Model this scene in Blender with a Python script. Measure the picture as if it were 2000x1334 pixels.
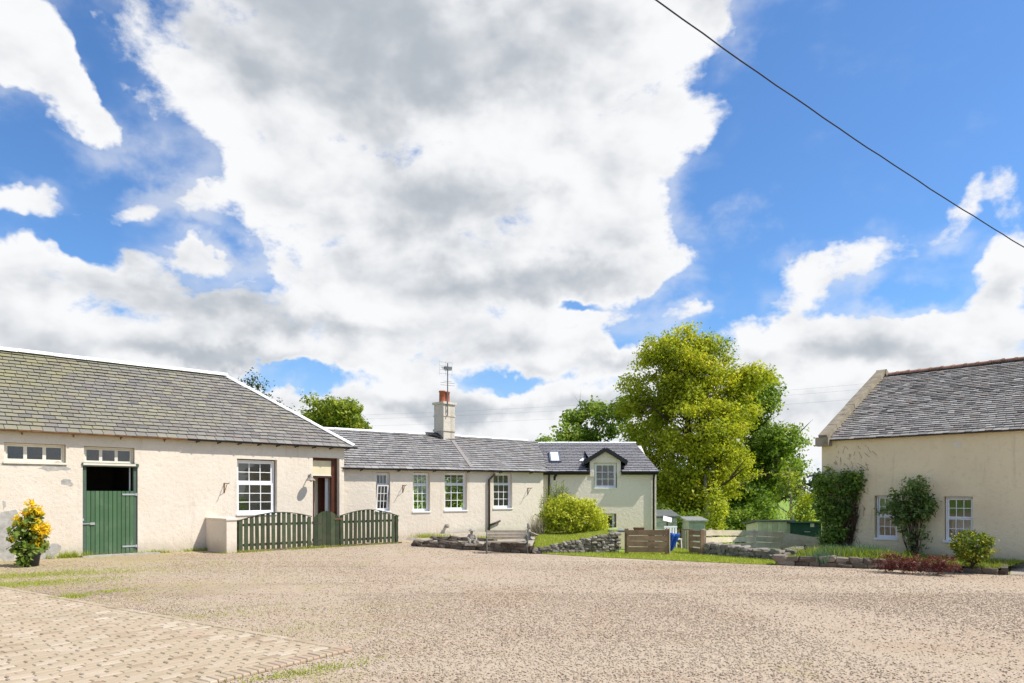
import bpy, math, random
import numpy as np
from mathutils import Vector, Matrix

random.seed(7)
rng = np.random.default_rng(11)
for o in list(bpy.data.objects):
    bpy.data.objects.remove(o)
sc = bpy.context.scene
COL = sc.collection
R = math.radians

# ------------------------------------------------------------------ camera
F = 1380.0          # focal length in pixels of the 2000 px wide photograph
CH = 1.6            # eye height
HZ = 966.0          # horizon row
cam = bpy.data.cameras.new('camera')
cam.sensor_width = 36.0
cam.lens = F / 2000 * 36
cam.shift_y = (HZ - 667) / 2000
cam.clip_start = 0.1
cam.clip_end = 4000
co = bpy.data.objects.new('camera', cam)
COL.objects.link(co)
co.location = (0, 0, CH)
co.rotation_euler = (R(90), 0, 0)
sc.camera = co

# ------------------------------------------------------------------ light
SUN = Vector((0.585, -0.155, 0.80)).normalized()
sl = bpy.data.lights.new('sun', 'SUN')
sl.energy = 4.2
sl.angle = R(0.5)
sl.color = (1.0, 0.95, 0.88)
so = bpy.data.objects.new('sun', sl)
COL.objects.link(so)
so.rotation_euler = SUN.to_track_quat('Z', 'Y').to_euler()
sc.view_settings.view_transform = 'Standard'
sc.view_settings.look = 'None'
sc.view_settings.gamma = 1
sc.view_settings.use_curve_mapping = False
sc.view_settings.exposure = 0.40


# ------------------------------------------------------------------ node helper
class NT:
    def __init__(s, tree):
        s.t = tree
        s.n = tree.nodes
        s.l = tree.links

    def node(s, typ, ins=None, **kw):
        n = s.n.new(typ)
        for k, v in kw.items():
            setattr(n, k, v)
        for k, v in (ins or {}).items():
            s.put(n.inputs[k], v)
        return n

    def put(s, sock, v):
        if hasattr(v, 'is_output') or isinstance(v, bpy.types.NodeSocket):
            s.l.new(v, sock)
        else:
            if isinstance(v, (tuple, list)) and len(v) == 3 and sock.type == 'RGBA':
                v = (*v, 1)
            sock.default_value = v

    def math(s, op, a, b=None, c=None, clamp=False):
        n = s.n.new('ShaderNodeMath')
        n.operation = op
        n.use_clamp = clamp
        s.put(n.inputs[0], a)
        if b is not None:
            s.put(n.inputs[1], b)
        if c is not None:
            s.put(n.inputs[2], c)
        return n.outputs[0]

    def mix(s, fac, a, b, blend='MIX'):
        n = s.n.new('ShaderNodeMix')
        n.data_type = 'RGBA'
        n.blend_type = blend
        s.put(n.inputs[0], fac)
        s.put(n.inputs[6], a)
        s.put(n.inputs[7], b)
        return n.outputs[2]

    def rng(s, v, a, b, c=0.0, d=1.0, smooth=True):
        n = s.n.new('ShaderNodeMapRange')
        n.interpolation_type = 'SMOOTHSTEP' if smooth else 'LINEAR'
        s.put(n.inputs[0], v)
        for i, x in enumerate((a, b, c, d)):
            s.put(n.inputs[i + 1], x)
        return n.outputs[0]

    def noise(s, vec, scale, detail=3, rough=0.55, dist=0.0):
        n = s.n.new('ShaderNodeTexNoise')
        s.put(n.inputs['Vector'], vec)
        s.put(n.inputs['Scale'], scale)
        s.put(n.inputs['Detail'], detail)
        s.put(n.inputs['Roughness'], rough)
        s.put(n.inputs['Distortion'], dist)
        return n.outputs['Fac']

    def ramp(s, fac, stops):
        n = s.n.new('ShaderNodeValToRGB')
        e = n.color_ramp.elements
        while len(e) < len(stops):
            e.new(0.5)
        for i, (p, c) in enumerate(stops):
            e[i].position = p
            e[i].color = (*c, 1)
        s.put(n.inputs[0], fac)
        return n.outputs[0]


# ------------------------------------------------------------------ sky with broken cloud
w = bpy.data.worlds.new('World')
sc.world = w
w.use_nodes = True
T = NT(w.node_tree)
T.n.clear()
SKY_STRENGTH = 0.13
sky = T.node('ShaderNodeTexSky', sky_type='NISHITA')
sky.sun_disc = False
sky.sun_elevation = R(53)
sky.sun_rotation = R(98)
sky.air_density = 1.0
sky.dust_density = 0.6
sky.ozone_density = 2.2
tc = T.node('ShaderNodeTexCoord')
dirv = tc.outputs['Generated']
sep = T.node('ShaderNodeSeparateXYZ', {0: dirv})
az = T.math('ARCTAN2', sep.outputs[0], sep.outputs[1])
el = T.math('ARCSINE', sep.outputs[2])
azel = T.node('ShaderNodeCombineXYZ', {0: az, 1: el, 2: 0.0}).outputs[0]


def pix_dir(px, py):
    a = math.atan2(px - 1000, F)
    e = math.atan2(HZ - py, math.hypot(px - 1000, F))
    return a, e


# cloud banks in azimuth / elevation: (px, py, radius x, radius y, weight, tilt)
BANKS = [
    (800, 110, 500, 240, 0.8, 0), (430, 20, 400, 110, 0.8, 12), (1150, 140, 250, 230, 0.8, 0), (1400, 0, 120, 70, 0.6, 0), (1390, 200, 100, 55, 0.5, 10),
    (600, 330, 290, 130, 0.8, 32), (1080, 380, 240, 170, 0.8, 0), (930, 560, 380, 120, 0.8, 0), (620, 510, 200, 90, 0.7, 30), (1220, 530, 100, 60, 0.5, 0),
    (250, 610, 470, 90, 0.8, 4), (60, 500, 160, 50, 0.6, 15), (390, 500, 60, 36, 0.55, 0),
    (90, 165, 200, 84, 0.85, 28), (-20, 70, 120, 80, 0.7, 0), (40, 382, 140, 40, 0.85, 5), (245, 395, 100, 38, 0.85, -12), (385, 395, 80, 36, 0.75, 10),
    (500, 670, 650, 45, 0.65, 0), (1000, 650, 230, 40, 0.5, 0),
    (1600, 665, 250, 70, 0.8, 0), (1900, 650, 170, 55, 0.7, 0), (1975, 520, 110, 80, 0.8, 0), (1640, 510, 150, 60, 1.0, -14), (1850, 425, 140, 42, 0.85, -32), (1990, 380, 50, 40, 0.5, 0),
    (1320, 610, 75, 22, 0.6, 0), (1415, 570, 30, 12, 0.4, -20), (1000, 800, 640, 70, 0.62, 0), (1650, 800, 420, 100, 0.62, 0), (790, 745, 130, 40, 0.55, 0), (1180, 690, 170, 50, 0.6, 0), (200, 705, 330, 45, 0.7, 0), (1750, 720, 320, 40, 0.5, 0), (500, 800, 200, 60, 0.5, 0),
    # clear sky
    (1720, 180, 430, 330, -0.8, 0), (1490, 450, 220, 130, -0.7, 0), (150, 330, 300, 110, -0.55, 8), (190, 150, 34, 150, -0.75, -32), (60, 440, 220, 50, -0.4, 8), (430, 430, 70, 70, -0.4, 0),
    (580, 742, 190, 34, -0.60, 0), (1160, 255, 60, 40, -0.95, 0), (620, 330, 60, 22, -0.6, 40), (1120, 605, 90, 20, -0.7, 8), (1780, 575, 120, 26, -0.5, 0), (985, 735, 110, 18, -0.42, -8), (60, 745, 260, 20, -0.3, 4),
    (1280, 590, 70, 50, -0.5, 0), (470, 500, 60, 26, -0.5, 20), (1230, 650, 60, 20, -0.5, 0),
]
warp = T.node('ShaderNodeTexNoise', {'Vector': dirv, 'Scale': 6.0, 'Detail': 5.0, 'Roughness': 0.62})
wv = T.node('ShaderNodeVectorMath', {0: warp.outputs['Color'], 1: (0.5, 0.5, 0.5)}, operation='SUBTRACT')
ws = T.node('ShaderNodeVectorMath', {0: wv.outputs[0], 3: 0.15}, operation='SCALE')
azw = T.node('ShaderNodeVectorMath', {0: azel, 1: ws.outputs[0]}, operation='ADD').outputs[0]


def bank_sum(lst, vec, ext=1.38, core=0.18):
    tot = None
    for (px, py, rx, ry, wt, tilt) in lst:
        a, e = pix_dir(px, py)
        k = math.cos(a)
        mp = T.node('ShaderNodeMapping', {'Vector': vec, 'Location': (a, e, 0), 'Rotation': (0, 0, -R(tilt)),
                                          'Scale': (rx / F * k * k, ry / F * k, 1)}, vector_type='TEXTURE')
        ln = T.node('ShaderNodeVectorMath', {0: mp.outputs[0]}, operation='LENGTH').outputs['Value']
        g = T.rng(ln, core, ext, wt, 0.0)
        tot = g if tot is None else T.math('ADD', tot, g)
    return tot


dens = T.math('MINIMUM', T.math('MAXIMUM', bank_sum(BANKS, azw), -0.62), 0.62)
# grey undersides of the thick banks
UNDER = [(230, 560, 220, 40, 0.45, 0), (520, 600, 220, 36, 0.45, 8), (1250, 705, 160, 26, 0.5, 0), (820, 790, 260, 26, 0.5, 0), (480, 700, 200, 22, 0.5, 0), (1850, 700, 160, 26, 0.5, 0), (700, 60, 460, 110, 0.95, 0), (560, 160, 330, 90, 0.5, 25), (1000, 130, 220, 90, 0.5, 0), (900, 390, 200, 60, 0.75, 0), (960, 555, 220, 45, 0.8, 0), (1150, 530, 110, 40, 0.5, 0),
         (620, 460, 120, 40, 0.4, 20), (300, 610, 420, 50, 0.45, 0), (200, 500, 120, 40, 0.35, 0), (760, 640, 250, 40, 0.5, 0), (130, 200, 110, 40, 0.35, 30), (1620, 690, 200, 34, 0.75, 0),
         (1950, 560, 80, 40, 0.5, 0), (1600, 800, 260, 26, 0.5, 0), (1000, 700, 300, 24, 0.4, 0), (350, 690, 300, 30, 0.6, 0), (1100, 800, 300, 24, 0.45, 0), (60, 400, 100, 20, 0.3, 0)]
under = T.math('MINIMUM', bank_sum(UNDER, azw, 1.6, 0.0), 1.0)
pm = T.node('ShaderNodeMapping', {'Vector': dirv, 'Scale': (1, 1, 1.6)})
pv = pm.outputs[0]
n1 = T.noise(pv, 9.0, 10, 0.60, 0.15)
off = T.node('ShaderNodeVectorMath', {0: pv, 1: (0.022, -0.003, 0.04)}, operation='ADD').outputs[0]
n2 = T.noise(off, 7.0, 4, 0.52, 0.2)
n3 = T.noise(pv, 7.0, 4, 0.52, 0.2)
nbig = T.noise(pv, 2.6, 4, 0.55)
d0 = T.math('ADD', dens, T.math('MULTIPLY', T.math('SUBTRACT', n1, 0.5), 2.3))
d0 = T.math('ADD', d0, T.math('MULTIPLY', T.math('SUBTRACT', nbig, 0.5), 0.25))
d0 = T.math('ADD', d0, T.rng(el, 0.02, 0.17, 0.20, -0.07))
veil = T.math('MULTIPLY', T.rng(d0, -0.75, 0.1), T.rng(n2, 0.40, 0.68, 0.0, 0.55))
alpha = T.math('MAXIMUM', T.rng(d0, -0.10, 0.34), veil)
relief = T.math('MULTIPLY', T.math('SUBTRACT', n3, n2), 1.5)
thick = T.math('ADD', T.math('MULTIPLY', under, 0.72), T.math('MULTIPLY', T.math('SUBTRACT', n2, 0.5), 0.65))
thick = T.math('ADD', T.math('SUBTRACT', thick, relief), T.rng(d0, 0.1, 1.0, -0.10, 0.14))
greyf = T.rng(thick, -0.12, 1.0)
C0 = 1.0 / SKY_STRENGTH / (2 ** 0.40)
ccol = T.mix(greyf, (0.96 * C0, 0.965 * C0, 0.98 * C0), (0.47 * C0, 0.515 * C0, 0.57 * C0))
skyc = T.mix(1.0, sky.outputs[0], (0.54, 0.80, 1.06), 'MULTIPLY')
hazef = T.rng(el, 0.0, 0.22, 0.75, 0.0)
skyc = T.mix(hazef, skyc, (0.58 * C0, 0.72 * C0, 0.90 * C0))
out = T.mix(alpha, skyc, ccol)
bg = T.node('ShaderNodeBackground', {'Color': out, 'Strength': SKY_STRENGTH})
wo = T.node('ShaderNodeOutputWorld', {'Surface': bg.outputs[0]})


# ------------------------------------------------------------------ mesh building
class MB:
    def __init__(s):
        s.v = []
        s.f = []
        s.t = []

    def add(s, vs, fs, tint=0.5):
        o = len(s.v)
        s.v += [tuple(p) for p in vs]
        s.f += [tuple(i + o for i in f) for f in fs]
        s.t += [tint] * len(fs)
        return s

    def box(s, x0, x1, y0, y1, z0, z1, tint=0.5):
        return s.add([(x0, y0, z0), (x1, y0, z0), (x1, y1, z0), (x0, y1, z0), (x0, y0, z1), (x1, y0, z1), (x1, y1, z1), (x0, y1, z1)],
                     [(3, 2, 1, 0), (4, 5, 6, 7), (0, 1, 5, 4), (1, 2, 6, 5), (2, 3, 7, 6), (3, 0, 4, 7)], tint)

    def beam(s, p, q, w, h, tint=0.5, up=(0, 0, 1)):
        p, q = Vector(p), Vector(q)
        d = (q - p).normalized()
        a = d.cross(Vector(up))
        if a.length < 1e-4:
            a = d.cross(Vector((1, 0, 0)))
        a = a.normalized() * (w / 2)
        b = a.cross(d).normalized() * (h / 2)
        vs = [p - a - b, p + a - b, p + a + b, p - a + b, q - a - b, q + a - b, q + a + b, q - a + b]
        return s.add(vs, [(3, 2, 1, 0), (4, 5, 6, 7), (0, 1, 5, 4), (1, 2, 6, 5), (2, 3, 7, 6), (3, 0, 4, 7)], tint)

    def tube(s, pts, rad, n=8, tint=0.5, caps=True):
        pts = [Vector(p) for p in pts]
        rad = rad if isinstance(rad, (list, tuple)) else [rad] * len(pts)
        o = len(s.v)
        ref = None
        for i, p in enumerate(pts):
            d = (pts[min(i + 1, len(pts) - 1)] - pts[max(i - 1, 0)]).normalized()
            if ref is None:
                ref = d.cross(Vector((0.31, 0.2, 0.93)))
                if ref.length < 0.05:
                    ref = d.cross(Vector((1, 0, 0)))
            a = (ref - d * ref.dot(d)).normalized()
            ref = a
            b = d.cross(a)
            for k in range(n):
                t = 2 * math.pi * k / n
                s.v.append(tuple(p + (a * math.cos(t) + b * math.sin(t)) * rad[i]))
        for i in range(len(pts) - 1):
            for k in range(n):
                s.f.append((o + i * n + k, o + i * n + (k + 1) % n, o + (i + 1) * n + (k + 1) % n, o + (i + 1) * n + k))
                s.t.append(tint)
        if caps:
            s.f.append(tuple(o + k for k in reversed(range(n))))
            s.f.append(tuple(o + (len(pts) - 1) * n + k for k in range(n)))
            s.t += [tint, tint]
        return s

    def lathe(s, prof, c=(0, 0, 0), n=12, tint=0.5):
        o = len(s.v)
        for (r, z) in prof:
            for k in range(n):
                t = 2 * math.pi * k / n
                s.v.append((c[0] + r * math.cos(t), c[1] + r * math.sin(t), c[2] + z))
        for i in range(len(prof) - 1):
            for k in range(n):
                s.f.append((o + i * n + k, o + i * n + (k + 1) % n, o + (i + 1) * n + (k + 1) % n, o + (i + 1) * n + k))
                s.t.append(tint)
        s.f.append(tuple(o + k for k in reversed(range(n))))
        s.f.append(tuple(o + (len(prof) - 1) * n + k for k in range(n)))
        s.t += [tint, tint]
        return s

    def prism(s, poly, axis, a0, a1, tint=0.5):
        """poly in the two other axes, extruded along axis"""
        n = len(poly)
        def P(u, v, a):
            return (a, u, v) if axis == 'x' else ((u, a, v) if axis == 'y' else (u, v, a))
        vs = [P(u, v, a0) for u, v in poly] + [P(u, v, a1) for u, v in poly]
        fs = [tuple(range(n)), tuple(reversed(range(n, 2 * n)))] + [(i, i + n, (i + 1) % n + n, (i + 1) % n) for i in range(n)]
        return s.add(vs, fs, tint)

    def mesh(s, name):
        me = bpy.data.meshes.new(name)
        me.from_pydata(s.v, [], s.f)
        at = me.attributes.new('tint', 'FLOAT', 'FACE')
        at.data.foreach_set('value', np.array(s.t, np.float32))
        me.update()
        return me

    def build(s, name, mat, parent=None, smooth=False, recalc=False):
        me = s.mesh(name)
        if recalc:
            import bmesh
            bm = bmesh.new()
            bm.from_mesh(me)
            bmesh.ops.recalc_face_normals(bm, faces=bm.faces)
            bm.to_mesh(me)
            bm.free()
        return link(name, me, mat, parent, smooth)


def link(name, me, mat, parent=None, smooth=False):
    if mat is not None and not me.materials:
        me.materials.append(mat)
    if smooth:
        me.polygons.foreach_set('use_smooth', [True] * len(me.polygons))
    o = bpy.data.objects.new(name, me)
    COL.objects.link(o)
    if parent is not None:
        o.parent = parent
    return o


def np_mesh(name, V, Fc, tint, mat, parent=None):
    """V (n,3), Fc (m,k) all faces with k corners, tint (m,)"""
    m, k = Fc.shape
    me = bpy.data.meshes.new(name)
    me.vertices.add(len(V))
    me.vertices.foreach_set('co', V.astype(np.float32).ravel())
    me.loops.add(m * k)
    me.loops.foreach_set('vertex_index', Fc.astype(np.int32).ravel())
    me.polygons.add(m)
    me.polygons.foreach_set('loop_start', (np.arange(m) * k).astype(np.int32))
    at = me.attributes.new('tint', 'FLOAT', 'FACE')
    at.data.foreach_set('value', tint.astype(np.float32))
    me.update(calc_edges=True)
    me.materials.append(mat)
    o = bpy.data.objects.new(name, me)
    COL.objects.link(o)
    if parent is not None:
        o.parent = parent
    return o


def tag(o, label=None, cat=None, group=None, kind=None):
    if label:
        o['label'] = label
    if cat:
        o['category'] = cat
    if group:
        o['group'] = group
    if kind:
        o['kind'] = kind
    return o


def thing(name, label, cat, loc=(0, 0, 0), rz=0.0, group=None):
    o = bpy.data.objects.new(name, None)
    o.empty_display_size = 0.2
    COL.objects.link(o)
    o.location = loc
    o.rotation_euler = (0, 0, rz)
    return tag(o, label, cat, group)


def copy_tree(o, parent=None):
    c = o.copy()
    COL.objects.link(c)
    if parent is not None:
        c.parent = parent
    for ch in list(o.children):
        copy_tree(ch, c)
    return c


# ------------------------------------------------------------------ materials
def mat(name):
    m = bpy.data.materials.new(name)
    m.use_nodes = True
    t = NT(m.node_tree)
    t.n.clear()
    return m, t


def finish(t, col, rough=0.8, bump=None, bstr=0.3, bdist=0.02, spec=0.3, metal=0.0, disp=None):
    p = t.node('ShaderNodeBsdfPrincipled', {'Base Color': col, 'Roughness': rough, 'Metallic': metal, 'Specular IOR Level': spec})
    if bump is not None:
        b = t.node('ShaderNodeBump', {'Height': bump, 'Strength': bstr, 'Distance': bdist})
        t.l.new(b.outputs[0], p.inputs['Normal'])
    t.node('ShaderNodeOutputMaterial', {'Surface': p.outputs[0]})
    return p


def pos(t):
    return t.node('ShaderNodeNewGeometry').outputs['Position']


def tint(t):
    return t.node('ShaderNodeAttribute', attribute_name='tint').outputs['Fac']


def simple(name, col, rough=0.6, var=0.15, scale=8.0, spec=0.3, metal=0.0, bstr=0.15, tv=0.0):
    m, t = mat(name)
    n = t.noise(pos(t), scale, 5, 0.6)
    k = t.rng(n, 0.3, 0.7, 1 - var, 1 + var, False)
    if tv:
        k = t.math('MULTIPLY', k, t.rng(tint(t), 0, 1, 1 - tv, 1 + tv, False))
    c = t.mix(1.0, col, t.node('ShaderNodeCombineColor', {0: k, 1: k, 2: k}).outputs[0], 'MULTIPLY')
    finish(t, c, rough, n, bstr, 0.01, spec, metal)
    return m


def plaster(name, c0, c1, stain, dirt=0.5):
    m, t = mat(name)
    p = pos(t)
    big = t.noise(p, 0.55, 5, 0.6, 0.4)
    mid = t.noise(p, 2.6, 6, 0.65)
    fine = t.noise(p, 34, 4, 0.6)
    lump = t.noise(p, 9, 4, 0.6)
    c = t.mix(t.rng(big, 0.32, 0.68), c0, c1)
    # runs of dirt stretched down the wall
    mp = t.node('ShaderNodeMapping', {'Vector': p, 'Scale': (2.2, 2.2, 0.28)})
    runs = t.noise(mp.outputs[0], 1.6, 6, 0.62)
    c = t.mix(t.rng(runs, 0.56, 0.78, 0.0, dirt), c, stain)
    zz = t.node('ShaderNodeSeparateXYZ', {0: p}).outputs[2]
    splash = t.math('MULTIPLY', t.rng(t.math('ADD', zz, t.math('MULTIPLY', mid, 0.5)), 0.22, 0.75, 1, 0), dirt)
    c = t.mix(splash, c, t.mix(0.5, stain, (0.30, 0.26, 0.18)))
    c = t.mix(t.rng(lump, 0.34, 0.46, 0.16, 0.0), c, stain)
    c = t.mix(t.rng(mid, 0.60, 0.80, 0.0, 0.22), c, (0.66, 0.62, 0.56))
    h = t.math('ADD', t.math('MULTIPLY', fine, 0.5), t.math('ADD', lump, t.math('MULTIPLY', mid, 0.7)))
    finish(t, c, 0.92, h, 0.58, 0.025, 0.15)
    return m


M = {}
M['cream'] = plaster('cream_render', (0.745, 0.66, 0.545), (0.685, 0.60, 0.485), (0.46, 0.39, 0.295), 0.55)
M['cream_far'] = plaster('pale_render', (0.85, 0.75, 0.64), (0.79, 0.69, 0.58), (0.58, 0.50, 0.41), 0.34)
M['ochre'] = plaster('ochre_render', (0.84, 0.70, 0.46), (0.76, 0.62, 0.40), (0.48, 0.39, 0.265), 0.65)
M['chimney'] = plaster('chimney_render', (0.66, 0.59, 0.49), (0.55, 0.49, 0.40), (0.30, 0.265, 0.21), 0.6)
M['patch'] = simple('bare_cement', (0.40, 0.38, 0.34), 0.95, 0.22, 9, 0.1, 0, 0.5)
M['trim'] = simple('cream_paint', (0.72, 0.66, 0.54), 0.55, 0.07, 6)
M['white'] = simple('white_paint', (0.80, 0.80, 0.79), 0.45, 0.04, 5)
M['ridge'] = simple('white_ridge', (0.84, 0.84, 0.83), 0.6, 0.10, 3)
M['black'] = simple('black_paint', (0.018, 0.018, 0.02), 0.45, 0.2, 5)
M['lead'] = simple('lead', (0.11, 0.13, 0.16), 0.6, 0.2, 5)
M['rust'] = simple('rusty_iron', (0.22, 0.115, 0.055), 0.85, 0.45, 6)
M['iron'] = simple('dark_iron', (0.06, 0.05, 0.045), 0.7, 0.3, 10)
M['benchiron'] = simple('flaked_green_iron', (0.15, 0.165, 0.13), 0.75, 0.35, 18)
M['brownpipe'] = simple('brown_pipe', (0.07, 0.045, 0.035), 0.5, 0.2, 6)
M['galv'] = simple('galvanised_steel', (0.50, 0.51, 0.50), 0.45, 0.15, 14, 0.5, 0.6)
M['terracotta'] = simple('terracotta', (0.40, 0.13, 0.065), 0.8, 0.25, 7, 0.2, 0, 0.15, 0.15)
M['redtile'] = simple('red_ridge_tile', (0.31, 0.17, 0.115), 0.85, 0.35, 6, 0.2, 0, 0.2, 0.25)
M['skew'] = simple('skew_stone', (0.29, 0.245, 0.175), 0.92, 0.30, 4, 0.15, 0, 0.4)
M['brownwood'] = simple('dark_varnished_wood', (0.085, 0.028, 0.014), 0.4, 0.25, 6)
M['interior'] = simple('interior_wall', (0.75, 0.66, 0.48), 0.9, 0.05, 3)
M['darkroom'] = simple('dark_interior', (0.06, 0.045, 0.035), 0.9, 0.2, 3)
M['curtain'] = simple('net_curtain', (0.62, 0.60, 0.55), 0.9, 0.08, 9)
M['pale_panel'] = simple('lit_hall_pane', (0.70, 0.61, 0.40), 0.8, 0.06, 3)  # cream colour stands in for the bright hall seen through the transom
M['cloudpane'] = simple('cloud_white_pane', (0.70, 0.72, 0.74), 0.35, 0.05, 3, 0.4)  # white base colour stands in for cloud reflected in the skylight glass
M['soil'] = simple('soil', (0.075, 0.055, 0.035), 0.95, 0.4, 9, 0.1, 0, 0.6)
M['pot'] = simple('black_pot', (0.035, 0.04, 0.042), 0.5, 0.2, 9)
M['statue'] = simple('weathered_concrete', (0.33, 0.30, 0.25), 0.95, 0.4, 16, 0.1, 0, 0.4)
M['bluetarp'] = simple('blue_tarpaulin', (0.012, 0.075, 0.36), 0.5, 0.2, 9)
M['shedgreen'] = simple('pale_green_shed', (0.36, 0.43, 0.36), 0.8, 0.2, 5, 0.2, 0, 0.2, 0.14)
M['shedgrey'] = simple('olive_shed', (0.58, 0.59, 0.46), 0.85, 0.2, 5, 0.2, 0, 0.2, 0.16)
M['sheddark'] = simple('dark_green_shed', (0.022, 0.07, 0.055), 0.6, 0.2, 5, 0.3, 0, 0.1, 0.15)
M['felt'] = simple('roofing_felt', (0.12, 0.13, 0.13), 0.9, 0.3, 6)
M['cable'] = simple('cable', (0.03, 0.03, 0.035), 0.6, 0.2, 20)
M['aerial'] = simple('aerial_metal', (0.16, 0.17, 0.18), 0.5, 0.2, 20, 0.4, 0.4)
M['bluegrey'] = simple('blue_grey_plank', (0.38, 0.50, 0.52), 0.7, 0.15, 8)


def wood(name, base, dark, var=0.3):
    m, t = mat(name)
    p = pos(t)
    k = tint(t)
    n = t.noise(p, 5, 5, 0.65)
    f = t.noise(p, 40, 3, 0.6)
    c = t.mix(t.rng(n, 0.35, 0.72), base, dark)
    kk = t.rng(k, 0, 1, 1 - var, 1 + var, False)
    c = t.mix(1.0, c, t.node('ShaderNodeCombineColor', {0: kk, 1: kk, 2: kk}).outputs[0], 'MULTIPLY')
    finish(t, c, 0.85, t.math('ADD', f, n), 0.3, 0.008, 0.2)
    return m


M['greenfence'] = wood('green_fence_paint', (0.046, 0.062, 0.032), (0.072, 0.078, 0.045), 0.3)
def door_mat():
    m, t = mat('worn_green_paint')
    p = pos(t)
    k = tint(t)
    n = t.noise(p, 3.2, 5, 0.65)
    st_ = t.noise(t.node('ShaderNodeMapping', {'Vector': p, 'Scale': (9, 9, 1.2)}).outputs[0], 1.6, 5, 0.6)
    c = t.mix(t.rng(n, 0.4, 0.7), (0.066, 0.135, 0.062), (0.088, 0.155, 0.080))
    c = t.mix(t.rng(t.math('ADD', t.math('MULTIPLY', st_, 0.6), t.math('MULTIPLY', n, 0.4)), 0.56, 0.70, 0, 0.55), c, (0.20, 0.27, 0.21))
    z_ = t.node('ShaderNodeSeparateXYZ', {0: p}).outputs[2]
    c = t.mix(t.rng(t.math('ADD', z_, t.math('MULTIPLY', n, 0.3)), 0.42, 0.15, 0, 0.5), c, (0.11, 0.125, 0.075))
    kk = t.rng(k, 0, 1, 0.9, 1.1, False)
    c = t.mix(1.0, c, t.node('ShaderNodeCombineColor', {0: kk, 1: kk, 2: kk}).outputs[0], 'MULTIPLY')
    finish(t, c, 0.6, n, 0.2, 0.006, 0.3)
    return m


M['greendoor'] = door_mat()
M['greendoor_flat'] = wood('green_door_paint', (0.075, 0.145, 0.070), (0.095, 0.165, 0.090), 0.07)
M['greenframe'] = wood('green_frame_paint', (0.075, 0.115, 0.085), (0.09, 0.13, 0.10), 0.1)
M['palewood'] = wood('weathered_pale_wood', (0.74, 0.64, 0.47), (0.55, 0.47, 0.33), 0.15)
M['brownboard'] = wood('brown_fence_wood', (0.31, 0.20, 0.125), (0.20, 0.135, 0.085), 0.22)
M['benchwood'] = wood('grey_bench_wood', (0.34, 0.28, 0.215), (0.22, 0.185, 0.14), 0.25)
M['sleeper'] = wood('old_sleeper', (0.14, 0.115, 0.085), (0.09, 0.075, 0.055), 0.2)
M['bark'] = wood('bark', (0.11, 0.085, 0.06), (0.05, 0.04, 0.03), 0.2)
M['palebark'] = wood('pale_bark', (0.34, 0.30, 0.245), (0.19, 0.165, 0.13), 0.2)
M['stem'] = wood('brown_stem', (0.085, 0.05, 0.035), (0.05, 0.03, 0.02), 0.3)
M['straw'] = wood('dry_stem', (0.36, 0.30, 0.19), (0.24, 0.20, 0.12), 0.3)


def slate(name, dark, light, moss, mossamt, warm):
    m, t = mat(name)
    p = pos(t)
    k = tint(t)
    fine = t.noise(p, 22, 4, 0.65)
    mid = t.noise(p, 5.5, 5, 0.6)
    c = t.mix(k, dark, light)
    c = t.mix(t.rng(t.math('FRACT', t.math('MULTIPLY', k, 7.31)), 0.6, 1.0, 0, 0.6), c, warm)
    c = t.mix(t.rng(fine, 0.55, 0.75, 0, 0.45), c, t.mix(0.6, light, (0.38, 0.37, 0.33)))
    c = t.mix(t.rng(fine, 0.42, 0.28, 0, 0.4), c, dark)
    if mossamt:
        big = t.noise(p, 0.42, 4, 0.6, 0.3)
        sx = t.node('ShaderNodeSeparateXYZ', {0: p}).outputs[0]
        fall = t.rng(sx, -13.5, -6.8, 0.20, -0.13, False)       # moss dies out towards the sunny end
        mk = t.math('ADD', t.math('ADD', t.math('MULTIPLY', big, 0.55), t.math('MULTIPLY', mid, 0.50)), fall)
        mk = t.math('ADD', mk, t.math('MULTIPLY', t.math('SUBTRACT', k, 0.5), 0.40))
        c = t.mix(t.rng(mk, 0.38, 0.98, 0, mossamt), c, t.mix(fine, moss, (moss[0] * 1.5, moss[1] * 1.35, moss[2] * 1.5)))
    else:
        c = t.mix(t.rng(mid, 0.6, 0.75, 0, 0.4), c, moss)
    finish(t, c, 0.68, t.math('ADD', fine, mid), 0.5, 0.01, 0.25)
    return m


M['slateA'] = slate('mossy_slate', (0.15, 0.14, 0.13), (0.33, 0.305, 0.27), (0.21, 0.205, 0.075), 0.8, (0.25, 0.20, 0.16))
M['slateB'] = slate('blue_grey_slate', (0.20, 0.19, 0.185), (0.39, 0.37, 0.345), (0.36, 0.34, 0.24), 0, (0.32, 0.275, 0.23))
M['slateC'] = slate('new_slate', (0.215, 0.205, 0.21), (0.325, 0.31, 0.315), (0.33, 0.32, 0.28), 0, (0.25, 0.235, 0.235))
M['slateR'] = slate('rough_slate', (0.10, 0.095, 0.09), (0.48, 0.445, 0.40), (0.36, 0.31, 0.25), 0, (0.27, 0.21, 0.165))
M['roofdeck'] = simple('roof_underlay', (0.03, 0.03, 0.03), 0.95)


def stone(name, a, b, c3):
    m, t = mat(name)
    p = pos(t)
    oi = t.node('ShaderNodeObjectInfo').outputs['Random']
    n = t.noise(p, 7, 6, 0.65)
    f = t.noise(p, 30, 4, 0.65)
    c = t.ramp(t.math('ADD', t.math('MULTIPLY', oi, 0.7), t.math('MULTIPLY', n, 0.35)), [(0.1, a), (0.55, b), (0.95, c3)])
    c = t.mix(t.rng(n, 0.55, 0.72, 0, 0.55), c, (0.11, 0.12, 0.05))
    c = t.mix(t.rng(f, 0.58, 0.75, 0, 0.5), c, (0.45, 0.44, 0.40))
    finish(t, c, 0.92, t.math('ADD', n, f), 0.7, 0.02, 0.15)
    return m


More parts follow.
